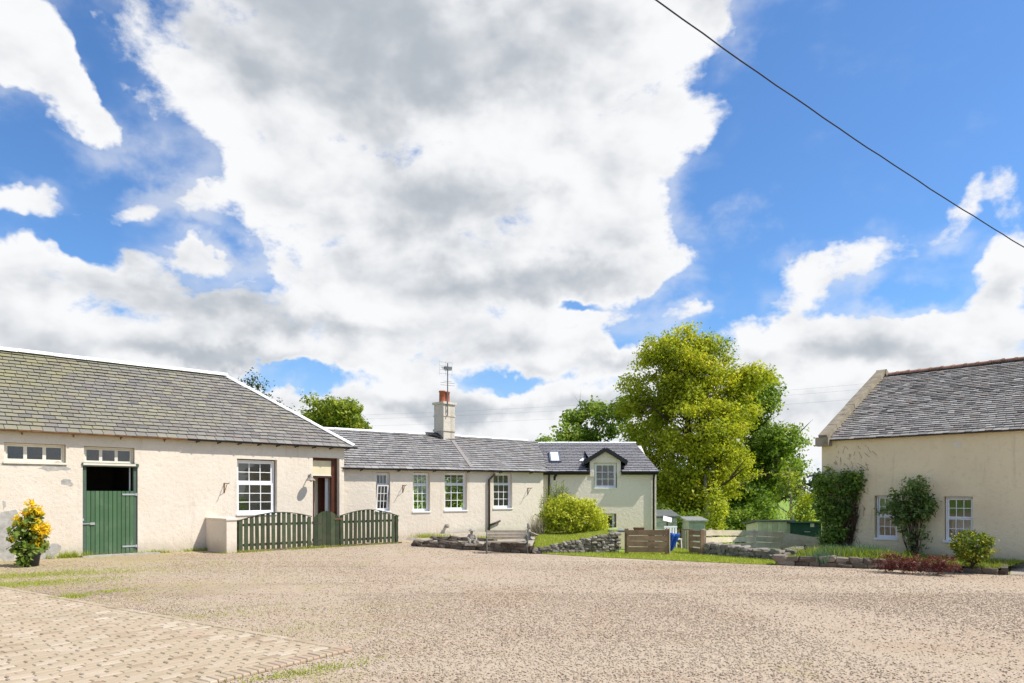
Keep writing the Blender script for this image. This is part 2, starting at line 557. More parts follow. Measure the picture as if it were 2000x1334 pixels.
M['stone'] = stone('field_stone', (0.09, 0.072, 0.055), (0.18, 0.145, 0.11), (0.30, 0.25, 0.19))
M['greystone'] = stone('grey_stone', (0.12, 0.105, 0.085), (0.23, 0.20, 0.165), (0.36, 0.32, 0.265))


def sett_mat():
    m, t = mat('sett_stone')
    p = pos(t)
    k = tint(t)
    n = t.noise(p, 3.0, 5, 0.6)
    f = t.noise(p, 45, 4, 0.65)
    c = t.ramp(k, [(0.0, (0.34, 0.25, 0.165)), (0.3, (0.43, 0.345, 0.23)), (0.6, (0.45, 0.345, 0.24)), (0.88, (0.54, 0.46, 0.345)), (1.0, (0.43, 0.30, 0.21))])
    c = t.mix(t.rng(n, 0.4, 0.7, 0, 0.45), c, (0.44, 0.35, 0.235))
    c = t.mix(t.rng(f, 0.55, 0.72, 0, 0.4), c, (0.30, 0.25, 0.18))
    big = t.noise(p, 0.7, 5, 0.65)
    c = t.mix(t.rng(big, 0.48, 0.68, 0, 0.4), c, (0.36, 0.29, 0.185))
    c = t.mix(t.rng(t.math('ADD', t.math('MULTIPLY', big, 0.5), t.math('MULTIPLY', n, 0.5)), 0.40, 0.30, 0, 0.5), c, (0.56, 0.48, 0.37))
    finish(t, c, 0.9, t.math('ADD', f, n), 0.5, 0.008, 0.2)
    return m


M['sett'] = sett_mat()


def gravel_mat(pebble):
    m, t = mat('gravel_pebbles' if pebble else 'gravel')
    p = pos(t)
    if pebble:
        k = tint(t)
    else:
        v = t.node('ShaderNodeTexVoronoi', {'Vector': p, 'Scale': 58.0})
        v2 = t.node('ShaderNodeTexVoronoi', {'Vector': p, 'Scale': 30.0})
        sp = t.node('ShaderNodeSeparateColor', {0: v.outputs['Color']})
        sp2 = t.node('ShaderNodeSeparateColor', {0: v2.outputs['Color']})
        k = t.math('ADD', t.math('MULTIPLY', sp.outputs[0], 0.6), t.math('MULTIPLY', sp2.outputs[0], 0.4))
    c = t.ramp(k, [(0.0, (0.12, 0.09, 0.065)), (0.14, (0.29, 0.215, 0.145)), (0.36, (0.47, 0.36, 0.25)), (0.52, (0.41, 0.335, 0.26)),
                   (0.66, (0.55, 0.42, 0.29)), (0.80, (0.36, 0.26, 0.18)), (0.90, (0.52, 0.44, 0.34)), (1.0, (0.70, 0.60, 0.47))])
    big = t.noise(p, 0.5, 5, 0.6, 0.6)
    mid = t.noise(p, 2.2, 5, 0.65)
    # worn tracks of finer dust, browner loose stone elsewhere
    c = t.mix(t.rng(big, 0.42, 0.64, 0.0, 0.38), c, (0.49, 0.39, 0.285))
    c = t.mix(t.rng(big, 0.48, 0.32, 0.0, 0.45), c, (0.41, 0.30, 0.195))
    wv_ = t.node('ShaderNodeMapping', {'Vector': p, 'Rotation': (0, 0, 0.5), 'Scale': (0.10, 0.55, 1)}).outputs[0]
    track = t.noise(wv_, 1.0, 4, 0.55, 0.5)
    c = t.mix(t.rng(track, 0.50, 0.66, 0.0, 0.5), c, (0.49, 0.40, 0.29))
    c = t.mix(t.rng(track, 0.46, 0.32, 0.0, 0.5), c, (0.33, 0.25, 0.165))
    # moss and short weeds, most of it on the left by the setts
    sx = t.node('ShaderNodeSeparateXYZ', {0: p})
    left = t.rng(sx.outputs[0], -11.0, 1.0, 0.15, -0.06, False)
    near = t.rng(sx.outputs[1], 6.0, 17.0, 0.0, -0.03, False)
    mk = t.math('ADD', t.math('ADD', t.math('MULTIPLY', mid, 0.55), t.math('MULTIPLY', big, 0.45)), t.math('ADD', left, near))
    c = t.mix(t.rng(mk, 0.49, 0.68, 0.0, 0.42 if pebble else 0.62), c, (0.37, 0.305, 0.125))
    if pebble:
        finish(t, c, 0.85, None, spec=0.2)
    else:
        h = t.math('ADD', v.outputs['Distance'], v2.outputs['Distance'])
        finish(t, c, 0.9, h, 0.6, 0.012, 0.15)
    return m


M['gravel'] = gravel_mat(False)
M['pebble'] = gravel_mat(True)


def grass_ground(name, a, b, c3):
    m, t = mat(name)
    p = pos(t)
    n = t.noise(p, 0.9, 5, 0.65)
    f = t.noise(p, 16, 5, 0.7)
    c = t.mix(t.rng(n, 0.35, 0.66), a, b)
    c = t.mix(t.rng(f, 0.5, 0.75, 0, 0.6), c, c3)
    finish(t, c, 0.9, f, 0.8, 0.04, 0.15)
    return m


M['lawn'] = grass_ground('lawn', (0.27, 0.33, 0.042), (0.34, 0.37, 0.06), (0.42, 0.38, 0.12))
M['field'] = grass_ground('field', (0.19, 0.29, 0.045), (0.24, 0.34, 0.06), (0.28, 0.32, 0.09))


def leaf(name, dark, light, tip, trans=0.4, rough=0.5):
    m, t = mat(name)
    k = tint(t)
    c = t.ramp(k, [(0.0, dark), (0.6, light), (1.0, tip)])
    p = t.node('ShaderNodeBsdfPrincipled', {'Base Color': c, 'Roughness': rough, 'Specular IOR Level': 0.25})
    tr = t.node('ShaderNodeBsdfTranslucent', {'Color': t.mix(1.0, c, (1.25, 1.2, 0.7), 'MULTIPLY')})
    mx = t.node('ShaderNodeMixShader', {0: trans, 1: p.outputs[0], 2: tr.outputs[0]})
    t.node('ShaderNodeOutputMaterial', {'Surface': mx.outputs[0]})
    return m


M['leaf_beech'] = leaf('beech_leaves', (0.19, 0.24, 0.02), (0.47, 0.51, 0.038), (0.70, 0.64, 0.07), 0.52)
M['leaf_sycamore'] = leaf('sycamore_leaves', (0.08, 0.15, 0.022), (0.23, 0.34, 0.048), (0.42, 0.49, 0.09), 0.45)
M['leaf_maple'] = leaf('maple_leaves', (0.11, 0.17, 0.018), (0.28, 0.35, 0.032), (0.48, 0.48, 0.07))
M['leaf_gold'] = leaf('golden_leaves', (0.22, 0.28, 0.018), (0.50, 0.55, 0.04), (0.72, 0.70, 0.10))
M['leaf_flower'] = leaf('yellow_blossom', (0.74, 0.46, 0.010), (0.88, 0.64, 0.015), (0.92, 0.74, 0.05), 0.35)
M['leaf_pot'] = leaf('pot_leaves', (0.08, 0.14, 0.02), (0.20, 0.29, 0.045), (0.42, 0.48, 0.16))
M['leaf_ivy'] = leaf('ivy_leaves', (0.06, 0.12, 0.018), (0.17, 0.28, 0.04), (0.34, 0.45, 0.08), 0.35)
M['leaf_climber'] = leaf('climber_leaves', (0.065, 0.115, 0.028), (0.18, 0.27, 0.07), (0.33, 0.40, 0.14), 0.35)
M['leaf_var'] = leaf('variegated_leaves', (0.09, 0.155, 0.018), (0.30, 0.33, 0.03), (0.76, 0.60, 0.06), 0.35)
M['leaf_heather'] = leaf('heather_leaves', (0.085, 0.022, 0.018), (0.19, 0.05, 0.04), (0.27, 0.12, 0.08), 0.2)
M['leaf_lav'] = leaf('lavender_leaves', (0.05, 0.11, 0.06), (0.12, 0.21, 0.115), (0.20, 0.29, 0.17), 0.25)
M['leaf_far'] = leaf('far_leaves', (0.03, 0.055, 0.025), (0.06, 0.09, 0.04), (0.09, 0.12, 0.06), 0.2)
M['blade'] = leaf('grass_blades', (0.23, 0.31, 0.038), (0.40, 0.46, 0.055), (0.56, 0.52, 0.15), 0.35)


def glass_mat():
    m, t = mat('window_glass')
    fr = t.node('ShaderNodeFresnel', {'IOR': 1.55})
    n = t.noise(pos(t), 2.2, 2, 0.5)
    b = t.node('ShaderNodeBump', {'Height': n, 'Strength': 0.05, 'Distance': 0.05})
    g = t.node('ShaderNodeBsdfGlossy', {'Color': (0.95, 0.97, 1.0), 'Roughness': 0.015, 'Normal': b.outputs[0]})
    tr = t.node('ShaderNodeBsdfTransparent', {'Color': (0.93, 0.95, 0.945)})
    mx = t.node('ShaderNodeMixShader', {0: t.math('MULTIPLY', fr.outputs[0], 1.3, clamp=True), 1: tr.outputs[0], 2: g.outputs[0]})
    t.node('ShaderNodeOutputMaterial', {'Surface': mx.outputs[0]})
    return m


M['glass'] = glass_mat()


# ------------------------------------------------------------------ geometry of the place
def ground_pt(px, py, z=0.0):
    """where the line of sight through a photograph pixel meets height z"""
    y = (CH - z) * F / (py - HZ)
    return Vector(((px - 1000) / F * y, y, z))


def at(px, py, y):
    return Vector(((px - 1000) / F * y, y, CH + (HZ - py) / F * y))


def proj(p):
    return 1000 + p[0] / p[1] * F, HZ - (p[2] - CH) / p[1] * F


class Frame:
    """a facade: local x runs along the wall, local y goes into the building"""
    def __init__(s, o, d):
        s.o = np.array(o, float)
        s.d = np.array(d, float) / np.hypot(*d)
        s.n = np.array([-s.d[1], s.d[0]])
        s.rz = math.atan2(s.d[1], s.d[0])

    def x(s, px, y=0.0):
        o = s.o + y * s.n
        k = (px - 1000) / F
        return (k * o[1] - o[0]) / (s.d[0] - k * s.d[1])

    def z(s, px, py, y=0.0):
        Y = (s.o + s.x(px, y) * s.d + y * s.n)[1]
        return CH + (HZ - py) / F * Y

    def w(s, x, y, z):
        p = s.o + x * s.d + y * s.n
        return Vector((p[0], p[1], z))

    def rect(s, x0, x1, y0, y1, dep=0.0):
        xa, xb = s.x(x0, dep), s.x(x1, dep)
        xm = (x0 + x1) / 2
        return (xa, xb, s.z(xm, y1, dep), s.z(xm, y0, dep))


A = Frame((-10.552, 18.555), (1450, F))                 # stable range on the left
xA1 = A.x(672)
cA = A.o + xA1 * A.d
dB = np.array([2500, F]) / np.hypot(2500, F)
B = Frame(cA + 0.15 * np.array([-dB[1], dB[0]]), dB)    # low cottage range
C = Frame((1.10, 27.55), (1, 0))                        # cottage with the dormer
RH = Frame((8.3297, 19.0), (0.67890, -0.73423))         # house on the right


def height(x, y):
    """ground: level yard, the garden falls away behind the fences"""
    def ss(a, b, v):
        t = np.clip((v - a) / (b - a), 0, 1)
        return t * t * (3 - 2 * t)
    gx = ss(2.6, 4.4, x)
    low = -1.15 * ss(20.3, 27.5, y) * gx
    low2 = -1.15 * ss(33, 38, y)
    h = np.minimum(low, low2)
    return h + 1.6 * ss(70, 260, y) * 1.0


# ---- ground sheet to the horizon
def ground():
    xs = np.concatenate([np.linspace(-1500, -60, 8), np.linspace(-40, 0, 12)[:-1], np.linspace(0, 12, 25), np.linspace(13, 60, 16), np.linspace(90, 1500, 8)])
    ys = np.concatenate([np.linspace(-600, -40, 5), np.linspace(-20, 18, 10), np.linspace(19, 40, 43), np.linspace(43, 80, 10), np.linspace(95, 300, 10), np.linspace(400, 2400, 8)])
    X, Y = np.meshgrid(xs, ys)
    Z = height(X, Y) - 0.012
    V = np.stack([X, Y, Z], -1).reshape(-1, 3)
    nx, ny = len(xs), len(ys)
    i = np.arange(nx * ny).reshape(ny, nx)
    Fc = np.stack([i[:-1, :-1], i[:-1, 1:], i[1:, 1:], i[1:, :-1]], -1).reshape(-1, 4)
    o = np_mesh('ground', V, Fc, np.full(len(Fc), 0.5), M['field'])
    tag(o, kind='structure')


ground()

# ---- gravel yard
gb = [ground_pt(1040, 1081), ground_pt(1180, 1089), ground_pt(1300, 1094.5), ground_pt(1400, 1099), ground_pt(1522, 1104)]
yard = [(-40, -12), (26, -12), (18.5, 9.5)]
for px in (1960, 1522):
    pass
bedc = [ground_pt(1520, 1103), ground_pt(1740, 1112), ground_pt(1962, 1123)]
yard += [(14.5, 13.0), tuple(bedc[2][:2]), tuple(bedc[1][:2])]
yard += [tuple(p[:2]) for p in reversed(gb)]
yard += [(0.6, 19.9), (0.2, 25.6)]
pa = A.w(xA1, 0.4, 0)
yard += [(pa.x, pa.y + 0.4)]
pb = A.w(-12, 0.4, 0)
yard += [(pb.x, pb.y), (-40, -2)]
MB().add([(x, y, 0.0) for x, y in yard], [tuple(range(len(yard)))]).build('gravel_yard', M['gravel'], recalc=False)
tag(bpy.data.objects['gravel_yard'], kind='structure')
me = bpy.data.objects['gravel_yard'].data
if me.polygons[0].normal.z < 0:
    me.flip_normals()

# ------------------------------------------------------------------ building pieces
def wall(parent, name, x0, x1, z0, z1, th, holes, m, y=0.0):
    xs = sorted({x0, x1, *[h[0] for h in holes], *[h[1] for h in holes]})
    zs = sorted({z0, z1, *[h[2] for h in holes], *[h[3] for h in holes]})
    xs = [x for x in xs if x0 <= x <= x1]
    zs = [z for z in zs if z0 <= z <= z1]
    b = MB()

    def open_(i, k):
        if i < 0 or k < 0 or i >= len(xs) - 1 or k >= len(zs) - 1:
            return None
        cx, cz = (xs[i] + xs[i + 1]) / 2, (zs[k] + zs[k + 1]) / 2
        return any(h[0] < cx < h[1] and h[2] < cz < h[3] for h in holes)
    for i in range(len(xs) - 1):
        for k in range(len(zs) - 1):
            if open_(i, k):
                continue
            a, c, e, f = xs[i], xs[i + 1], zs[k], zs[k + 1]
            b.add([(a, y, e), (c, y, e), (c, y, f), (a, y, f)], [(0, 1, 2, 3)])
            b.add([(a, y + th, e), (c, y + th, e), (c, y + th, f), (a, y + th, f)], [(3, 2, 1, 0)])
            if open_(i - 1, k) is not False:
                b.add([(a, y, e), (a, y, f), (a, y + th, f), (a, y + th, e)], [(0, 1, 2, 3)])
            if open_(i + 1, k) is not False:
                b.add([(c, y, e), (c, y + th, e), (c, y + th, f), (c, y, f)], [(0, 1, 2, 3)])
            if open_(i, k - 1) is not False:
                b.add([(a, y, e), (a, y + th, e), (c, y + th, e), (c, y, e)], [(0, 1, 2, 3)])
            if open_(i, k + 1) is not False:
                b.add([(a, y, f), (c, y, f), (c, y + th, f), (a, y + th, f)], [(0, 1, 2, 3)])
    return b.build(name, m, parent)


SLATE_VAR = {}


def slate_mesh(m, sw, g, k, lift=0.036):
    key = (m.name, round(sw, 3), round(g, 3), k)
    if key not in SLATE_VAR:
        b = MB()
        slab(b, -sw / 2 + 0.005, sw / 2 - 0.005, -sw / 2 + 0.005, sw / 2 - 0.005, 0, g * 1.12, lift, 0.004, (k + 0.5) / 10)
        me = b.mesh('slate')
        me.materials.append(m)
        SLATE_VAR[key] = me
    return SLATE_VAR[key]


def slab(b, a0, a1, c0, c1, lo, hi, hl, hh, tn, tf=None):
    """one slate: lower edge a0..a1, upper edge c0..c1, standing hl proud at its foot and hh at its head"""
    P = tf or (lambda a, s, h: (a, s, h))
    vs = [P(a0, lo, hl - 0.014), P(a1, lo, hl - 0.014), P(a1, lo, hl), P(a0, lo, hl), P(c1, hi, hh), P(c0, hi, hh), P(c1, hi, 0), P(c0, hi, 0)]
    b.add(vs, [(0, 1, 2, 3)], 0.02)  # foot face coloured near black: grime plus the shadow line under each slate
    b.add(vs, [(3, 2, 4, 5), (1, 6, 4, 2), (0, 3, 5, 7)], tn)


def slate_roof(fr, parent, m, eave, ridge, sw, g, limit=300, jit=0.01, widthvar=0.0, gap=None, seed=1, lift=0.036):
    """eave = (xa, xb, y, z), ridge = (xa, xb, y, za, zb)"""
    rr = random.Random(seed)
    xa, xb, y0, z0 = eave
    ra, rb, y1, za, zb = ridge
    zm = (za + zb) / 2
    E0 = Vector((xa, y0, z0))
    ux = Vector((xb - xa, 0, 0)).normalized()
    ux = Vector((1, 0, (zb - za) * 0.0)).normalized()
    up = Vector((0, y1 - y0, zm - z0))
    SL = up.length
    up.normalize()
    nn = ux.cross(up).normalized()
    def P(a, s, h):
        k = s / SL
        # allow a ridge that is not quite level
        zadj = (za + (zb - za) * ((a - ra) / (rb - ra)) - zm) * k
        p = Vector((a, y0, z0)) + up * s + nn * h
        return (p.x, p.y, p.z + zadj)
    deck = MB()
    q = [P(xa, 0, 0), P(xb, 0, 0), P(rb, SL, 0), P(ra, SL, 0)]
    q2 = [P(xa, 0, -0.04), P(xb, 0, -0.04), P(rb, SL, -0.04), P(ra, SL, -0.04)]
    deck.add(q + q2, [(0, 1, 2, 3), (7, 6, 5, 4), (0, 4, 5, 1), (1, 5, 6, 2), (3, 2, 6, 7), (0, 3, 7, 4)])
    roof = deck.build('roof', M['roofdeck'], parent)
    rows = int(round(SL / g))
    g = SL / rows
    full, cut = [], []
    for r in range(rows):
        lo = r * g - (0.05 if r == 0 else 0)
        hi = min(r * g + g * 1.12, SL)
        L0 = xa + (ra - xa) * max(lo, 0) / SL
        L1 = xb + (rb - xb) * max(lo, 0) / SL
        H0 = xa + (ra - xa) * hi / SL
        H1 = xb + (rb - xb) * hi / SL
        x = xa - 2 + (sw / 2 if r % 2 else 0) + rr.uniform(-jit, jit) * 2
        while x < xb + 2:
            wd = sw * (1 + rr.uniform(-widthvar, widthvar))
            a, c = x + 0.006, x + wd - 0.006
            x += wd
            if gap and gap(a, c, lo, hi):
                continue
            la, lc = max(a, L0), min(c, L1)
            ha, hc = max(a, H0), min(c, H1)
            if la >= lc - 0.02 or ha > hc:
                continue
            whole = abs(la - a) < 1e-6 and abs(lc - c) < 1e-6 and abs(ha - a) < 1e-6 and abs(hc - c) < 1e-6
            wp = fr.w(*P((a + c) / 2, lo, 0))
            px, py = proj(wp)
            d = wp.length if (-20 < px < 2020) else 1e3 + wp.length
            rec = (d, la, lc, ha, hc, lo, hi, rr.gauss(0.45, 0.15 if m.name == 'mossy_slate' else 0.21), rr.uniform(-jit, jit), r == 0)
            (full if whole and r > 0 else cut).append(rec)
    full.sort()
    single = full[:limit]
    rest = full[limit:] + cut
    for (d, la, lc, ha, hc, lo, hi, tn, dj, _) in single:
        wd = lc - la
        k = min(9, max(0, int(tn * 10)))
        meh = slate_mesh(m, sw, g, k, lift)
        o = bpy.data.objects.new('slate', meh)
        COL.objects.link(o)
        o.parent = roof
        loc = Vector(P((la + lc) / 2, lo + dj, 0.0))
        rot = Matrix((ux, up, nn)).transposed().to_4x4() @ Matrix.Rotation(rr.gauss(0, jit * 1.2), 4, 'Z') @ Matrix.Rotation(rr.gauss(0.0, 0.012), 4, 'Y')
        o.matrix_local = Matrix.Translation(loc) @ rot @ Matrix.Diagonal((wd / (sw - 0.010), 1, 1, 1))
    b = MB()
    for (d, la, lc, ha, hc, lo, hi, tn, dj, first) in rest:
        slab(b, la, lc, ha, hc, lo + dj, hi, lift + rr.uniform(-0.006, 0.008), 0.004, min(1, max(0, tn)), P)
    o = b.build('slates', m, roof)
    tag(o, kind='stuff')
    return roof, P, SL


def back_slope(parent, x0, x1, r0, r1, y0, z0, y1, z1, m):
    """the unseen far side of a roof"""
    b = MB()
    q = [(x1, y0, z0), (x0, y0, z0), (r0, y1, z1), (r1, y1, z1)]
    b.add(q + [(x, y, z - 0.04) for x, y, z in q], [(0, 1, 2, 3), (7, 6, 5, 4), (0, 4, 5, 1), (1, 5, 6, 2), (3, 2, 6, 7), (0, 3, 7, 4)], 0.4)
    return b.build('rear_roof_slope', m, parent)


def caps(parent, name, p, q, n, r, m, gap=0.012, rise=0.0, seed=0, lap=0.0, spread=1.1):
    """half round or angled pieces bedded along a ridge or hip, each a part"""
    p, q = Vector(p), Vector(q)
    L = (q - p).length
    d = (q - p).normalized()
    side = d.cross(Vector((0, 0, 1))).normalized()
    up = side.cross(d).normalized()
    rr = random.Random(seed)
    ln = L / n
    b = MB()
    prof = []
    K = 6
    for k in range(K + 1):
        t = math.pi * k / K
        prof.append((math.cos(t) * r * spread, math.sin(t) * r * 0.9))
    vs = []
    for s_, sc_ in ((0, 1.0), (ln - gap, 1.0 + lap)):
        for (u, v) in prof:
            vs.append((s_, u * sc_, v * sc_))
    K1 = K + 1
    fs = [(k, k + 1, k + 1 + K1, k + K1) for k in range(K)] + [tuple(reversed(range(K1))), tuple(range(K1, 2 * K1))]
    if lap:
        # a raised collar at the outer end
        o = len(vs)
        for s_, sc_ in ((ln - gap - 0.06, 1.18), (ln - gap, 1.18)):
            for (u, v) in prof:
                vs.append((s_, u * sc_, v * sc_))
        fs += [(o + k, o + k + 1, o + k + 1 + K1, o + k + K1) for k in range(K)] + [tuple(o + i for i in reversed(range(K1))), tuple(o + i for i in range(K1, 2 * K1))]
    meshes = []
    for tn in (0.2, 0.5, 0.8):
        bb = MB()
        bb.add(vs, fs, tn)
        me = bb.mesh(name)
        me.materials.append(m)
        meshes.append(me)
    rot = Matrix((d, side, up)).transposed().to_4x4()
    for i in range(n):
        o = bpy.data.objects.new(name, meshes[rr.randrange(3)])
        COL.objects.link(o)
        o.parent = parent
        o.matrix_local = Matrix.Translation(p + d * (ln * i + gap / 2) + up * rr.uniform(-0.006, 0.006)) @ rot @ Matrix.Rotation(rr.gauss(0, 0.008), 4, 'Z')


def gutter(parent, x0, x1, y, z, m, brackets=0, r=0.05, bm=None):
    b = MB()
    K = 6
    vs, fs = [], []
    for x in (x0, x1):
        for k in range(K + 1):
            t = math.pi + math.pi * k / K
            vs.append((x, y + math.cos(t) * r, z + math.sin(t) * r))
        for k in range(K + 1):
            t = 2 * math.pi - math.pi * k / K
            vs.append((x, y + math.cos(t) * r * 0.85, z + math.sin(t) * r * 0.85))
    N = 2 * (K + 1)
    fs = [(k, k + N, (k + 1) % N + N, (k + 1) % N) for k in range(N)] + [tuple(range(N)), tuple(reversed(range(N, 2 * N)))]
    b.add(vs, fs)
    g = b.build('gutter', m, parent, recalc=True)
    for i in range(brackets):
        x = x0 + (x1 - x0) * (i + 0.5) / brackets
        c = MB().box(x - 0.018, x + 0.018, y - r * 0.6, 0.0, z - r * 1.5, z - r * 1.02)
        c.box(x - 0.012, x + 0.012, -0.02, 0.0, z - 0.10, z - r * 1.5)
        c.build('gutter_bracket', bm or m, g)
    return g


def pipe(parent, pts, r, m, name='downpipe'):
    return MB().tube(pts, r, 8).build(name, m, parent, True)


def sash_window(parent, rect, y, cols, sashes, m, fw=0.05, sill=True, bar=0.022, dep=0.07, tilt=None, sw=0.045):
    """sashes: list of (fraction of the height from the top, rows, set forward)"""
    x0, x1, z0, z1 = rect
    b = MB()
    b.box(x0, x0 + fw, y, y + dep, z0, z1)
    b.box(x1 - fw, x1, y, y + dep, z0, z1)
    b.box(x0 + fw, x1 - fw, y, y + dep, z1 - fw, z1)
    b.box(x0 + fw, x1 - fw, y, y + dep, z0, z0 + fw)
    win = b.build('window', m, parent)
    zt = z1 - fw
    H = z1 - z0 - 2 * fw
    for si, (fr_, rows, fwd) in enumerate(sashes):
        zb = zt - H * fr_
        yy = y + 0.030 - fwd
        X0, X1, Z0, Z1 = x0 + fw + 0.003, x1 - fw - 0.003, zb + 0.003, zt - 0.003
        s = MB()
        s.box(X0, X0 + sw, yy, yy + 0.032, Z0, Z1)
        s.box(X1 - sw, X1, yy, yy + 0.032, Z0, Z1)
        s.box(X0 + sw, X1 - sw, yy, yy + 0.032, Z1 - sw, Z1)
        s.box(X0 + sw, X1 - sw, yy, yy + 0.032, Z0, Z0 + sw)
        ix0, ix1, iz0, iz1 = X0 + sw, X1 - sw, Z0 + sw, Z1 - sw
        cw = (ix1 - ix0 - bar * (cols - 1)) / cols
        rh = (iz1 - iz0 - bar * (rows - 1)) / rows
        for c in range(1, cols):
            xx = ix0 + c * (cw + bar) - bar
            s.box(xx, xx + bar, yy + 0.004, yy + 0.028, iz0, iz1)
        for r_ in range(1, rows):
            zz = iz0 + r_ * (rh + bar) - bar
            for c in range(cols):
                xx = ix0 + c * (cw + bar)
                s.box(xx, xx + cw, yy + 0.006, yy + 0.026, zz, zz + bar)
        so_ = s.build('sash', m, win)
        if tilt and si == len(sashes) - 1:
            piv = Matrix.Translation((X1, yy, Z0)) @ Matrix.Rotation(tilt, 4, 'X') @ Matrix.Translation((-X1, -yy, -Z0))
        else:
            piv = Matrix.Identity(4)
        so_.matrix_local = piv
        for r_ in range(rows):
            for c in range(cols):
                xx = ix0 + c * (cw + bar)
                zz = iz0 + r_ * (rh + bar)
                p = MB().box(xx - 0.003, xx + cw + 0.003, yy + 0.014, yy + 0.018, zz - 0.003, zz + rh + 0.003).build('pane', M['glass'], win)
                p.matrix_local = piv
        zt = zb
    if sill:
        s = MB().box(x0 - 0.03, x1 + 0.03, -0.035, y - 0.001, z0 - 0.05, z0 - 0.001)
        s.build('sill', m, win)
    return win


def patch(parent, cx, cz, rx, rz, m, seed, y=-0.004, name='bare_patch'):
    rr = random.Random(seed)
    n = 18
    vs = [(cx, y, cz)]
    for k in range(n):
        t = 2 * math.pi * k / n
        q = 1 + 0.28 * rr.uniform(-1, 1) + 0.15 * math.sin(3 * t + seed)
        vs.append((cx + rx * q * math.cos(t), y, cz + rz * q * math.sin(t)))
    vs2 = [(x, 0.0, z) for x, _, z in vs]
    fs = [(0, 1 + k, 1 + (k + 1) % n) for k in range(n)] + [(1 + k, 1 + k + n + 1, 1 + (k + 1) % n + n + 1, 1 + (k + 1) % n) for k in range(n)]
    o = MB().add(vs + vs2, fs).build(name, m, parent, recalc=False)
    return o


# ================================================================== stable range (left)
xL = -9.0
stable = thing('stable_building', 'long cream stable range with mossy slate roof and green half door', 'building', (A.o[0], A.o[1], 0), A.rz)
ZE, WA, OV = 3.17, 2.78, 0.15
ZRA = 5.52
xE1 = A.x(693, -OV)
xR1 = A.x(440, WA)
hole_win_l = A.rect(8, 129, 866, 904)
hole_win_t = A.rect(164, 263, 873, 907)
dx0, dx1 = A.x(161.5), A.x(269)
hole_door = (dx0, dx1, 0.0, A.z(215, 911))
hole_sash = A.rect(463, 541, 897, 1005)
ex0, ex1 = A.x(611), A.x(663)
hole_entry = (ex0, ex1, 0.0, A.z(637, 894))
wall(stable, 'front_wall', xL, xA1, -0.1, 3.24, 0.38, [hole_win_l, hole_win_t, hole_door, hole_sash, hole_entry], M['cream'])
b = MB()
D_A = 2 * WA
b.box(xL, xA1, D_A - 0.38, D_A, -0.1, 3.2)
b.box(xA1 - 0.36, xA1, 0.381, D_A - 0.381, -0.1, 3.2)
b.box(xL, xL + 0.36, 0.381, D_A - 0.381, -0.1, 5.0)
b.build('rear_and_end_walls', M['cream'], stable)
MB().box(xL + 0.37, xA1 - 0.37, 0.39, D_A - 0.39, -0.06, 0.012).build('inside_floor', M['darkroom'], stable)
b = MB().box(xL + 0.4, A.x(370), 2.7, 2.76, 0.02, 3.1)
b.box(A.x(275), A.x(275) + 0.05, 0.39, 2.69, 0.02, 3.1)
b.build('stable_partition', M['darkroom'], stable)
b = MB().box(A.x(400), xA1 - 0.4, 1.5, 1.56, 0.02, 3.1)
b.box(A.x(575), A.x(575) + 0.06, 0.39, 1.49, 0.02, 3.1)
b.box(A.x(400), A.x(400) + 0.06, 0.39, 1.49, 0.02, 3.1)
b.build('inside_wall', M['interior'], stable)
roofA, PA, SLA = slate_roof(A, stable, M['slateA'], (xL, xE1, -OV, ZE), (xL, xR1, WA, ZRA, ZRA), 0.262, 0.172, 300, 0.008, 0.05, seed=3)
back_slope(stable, xL, xE1, xL, xR1, D_A + OV, ZE, WA, ZRA, M['slateA'])
hp = MB()
q = [(xE1, -OV, ZE), (xE1, D_A + OV, ZE), (xR1, WA, ZRA)]
hp.add(q + [(x, y, z - 0.04) for x, y, z in q], [(0, 1, 2), (5, 4, 3), (0, 3, 4, 1), (1, 4, 5, 2), (2, 5, 3, 0)], 0.4)
hp.build('hip_slope', M['slateA'], stable)
caps(stable, 'ridge_cap', (xL, WA, ZRA + 0.0), (xR1 + 0.05, WA, ZRA + 0.0), 16, 0.118, M['ridge'], seed=1)
caps(stable, 'hip_cap', (xR1, WA, ZRA + 0.0), (xE1 - 0.02, -OV + 0.02, ZE + 0.03), 6, 0.085, M['ridge'], seed=2)
gx = A.x(362)
gutter(stable, xL, gx - 0.01, -OV - 0.035, ZE - 0.012, M['rust'], 10, 0.042, M['rust'])
gutter(stable, gx, xE1 + 0.05, -OV - 0.045, ZE - 0.005, M['black'], 9, 0.055)
# timber lights above the door and to its left
for hole in (hole_win_l, hole_win_t):
    sash_window(stable, (hole[0] + 0.01, hole[1] - 0.01, hole[2] + 0.02, hole[3] - 0.01), 0.10, 3, [(1.0, 1, 0.0)], M['trim'], 0.035, True, 0.075, 0.07, None, 0.035)
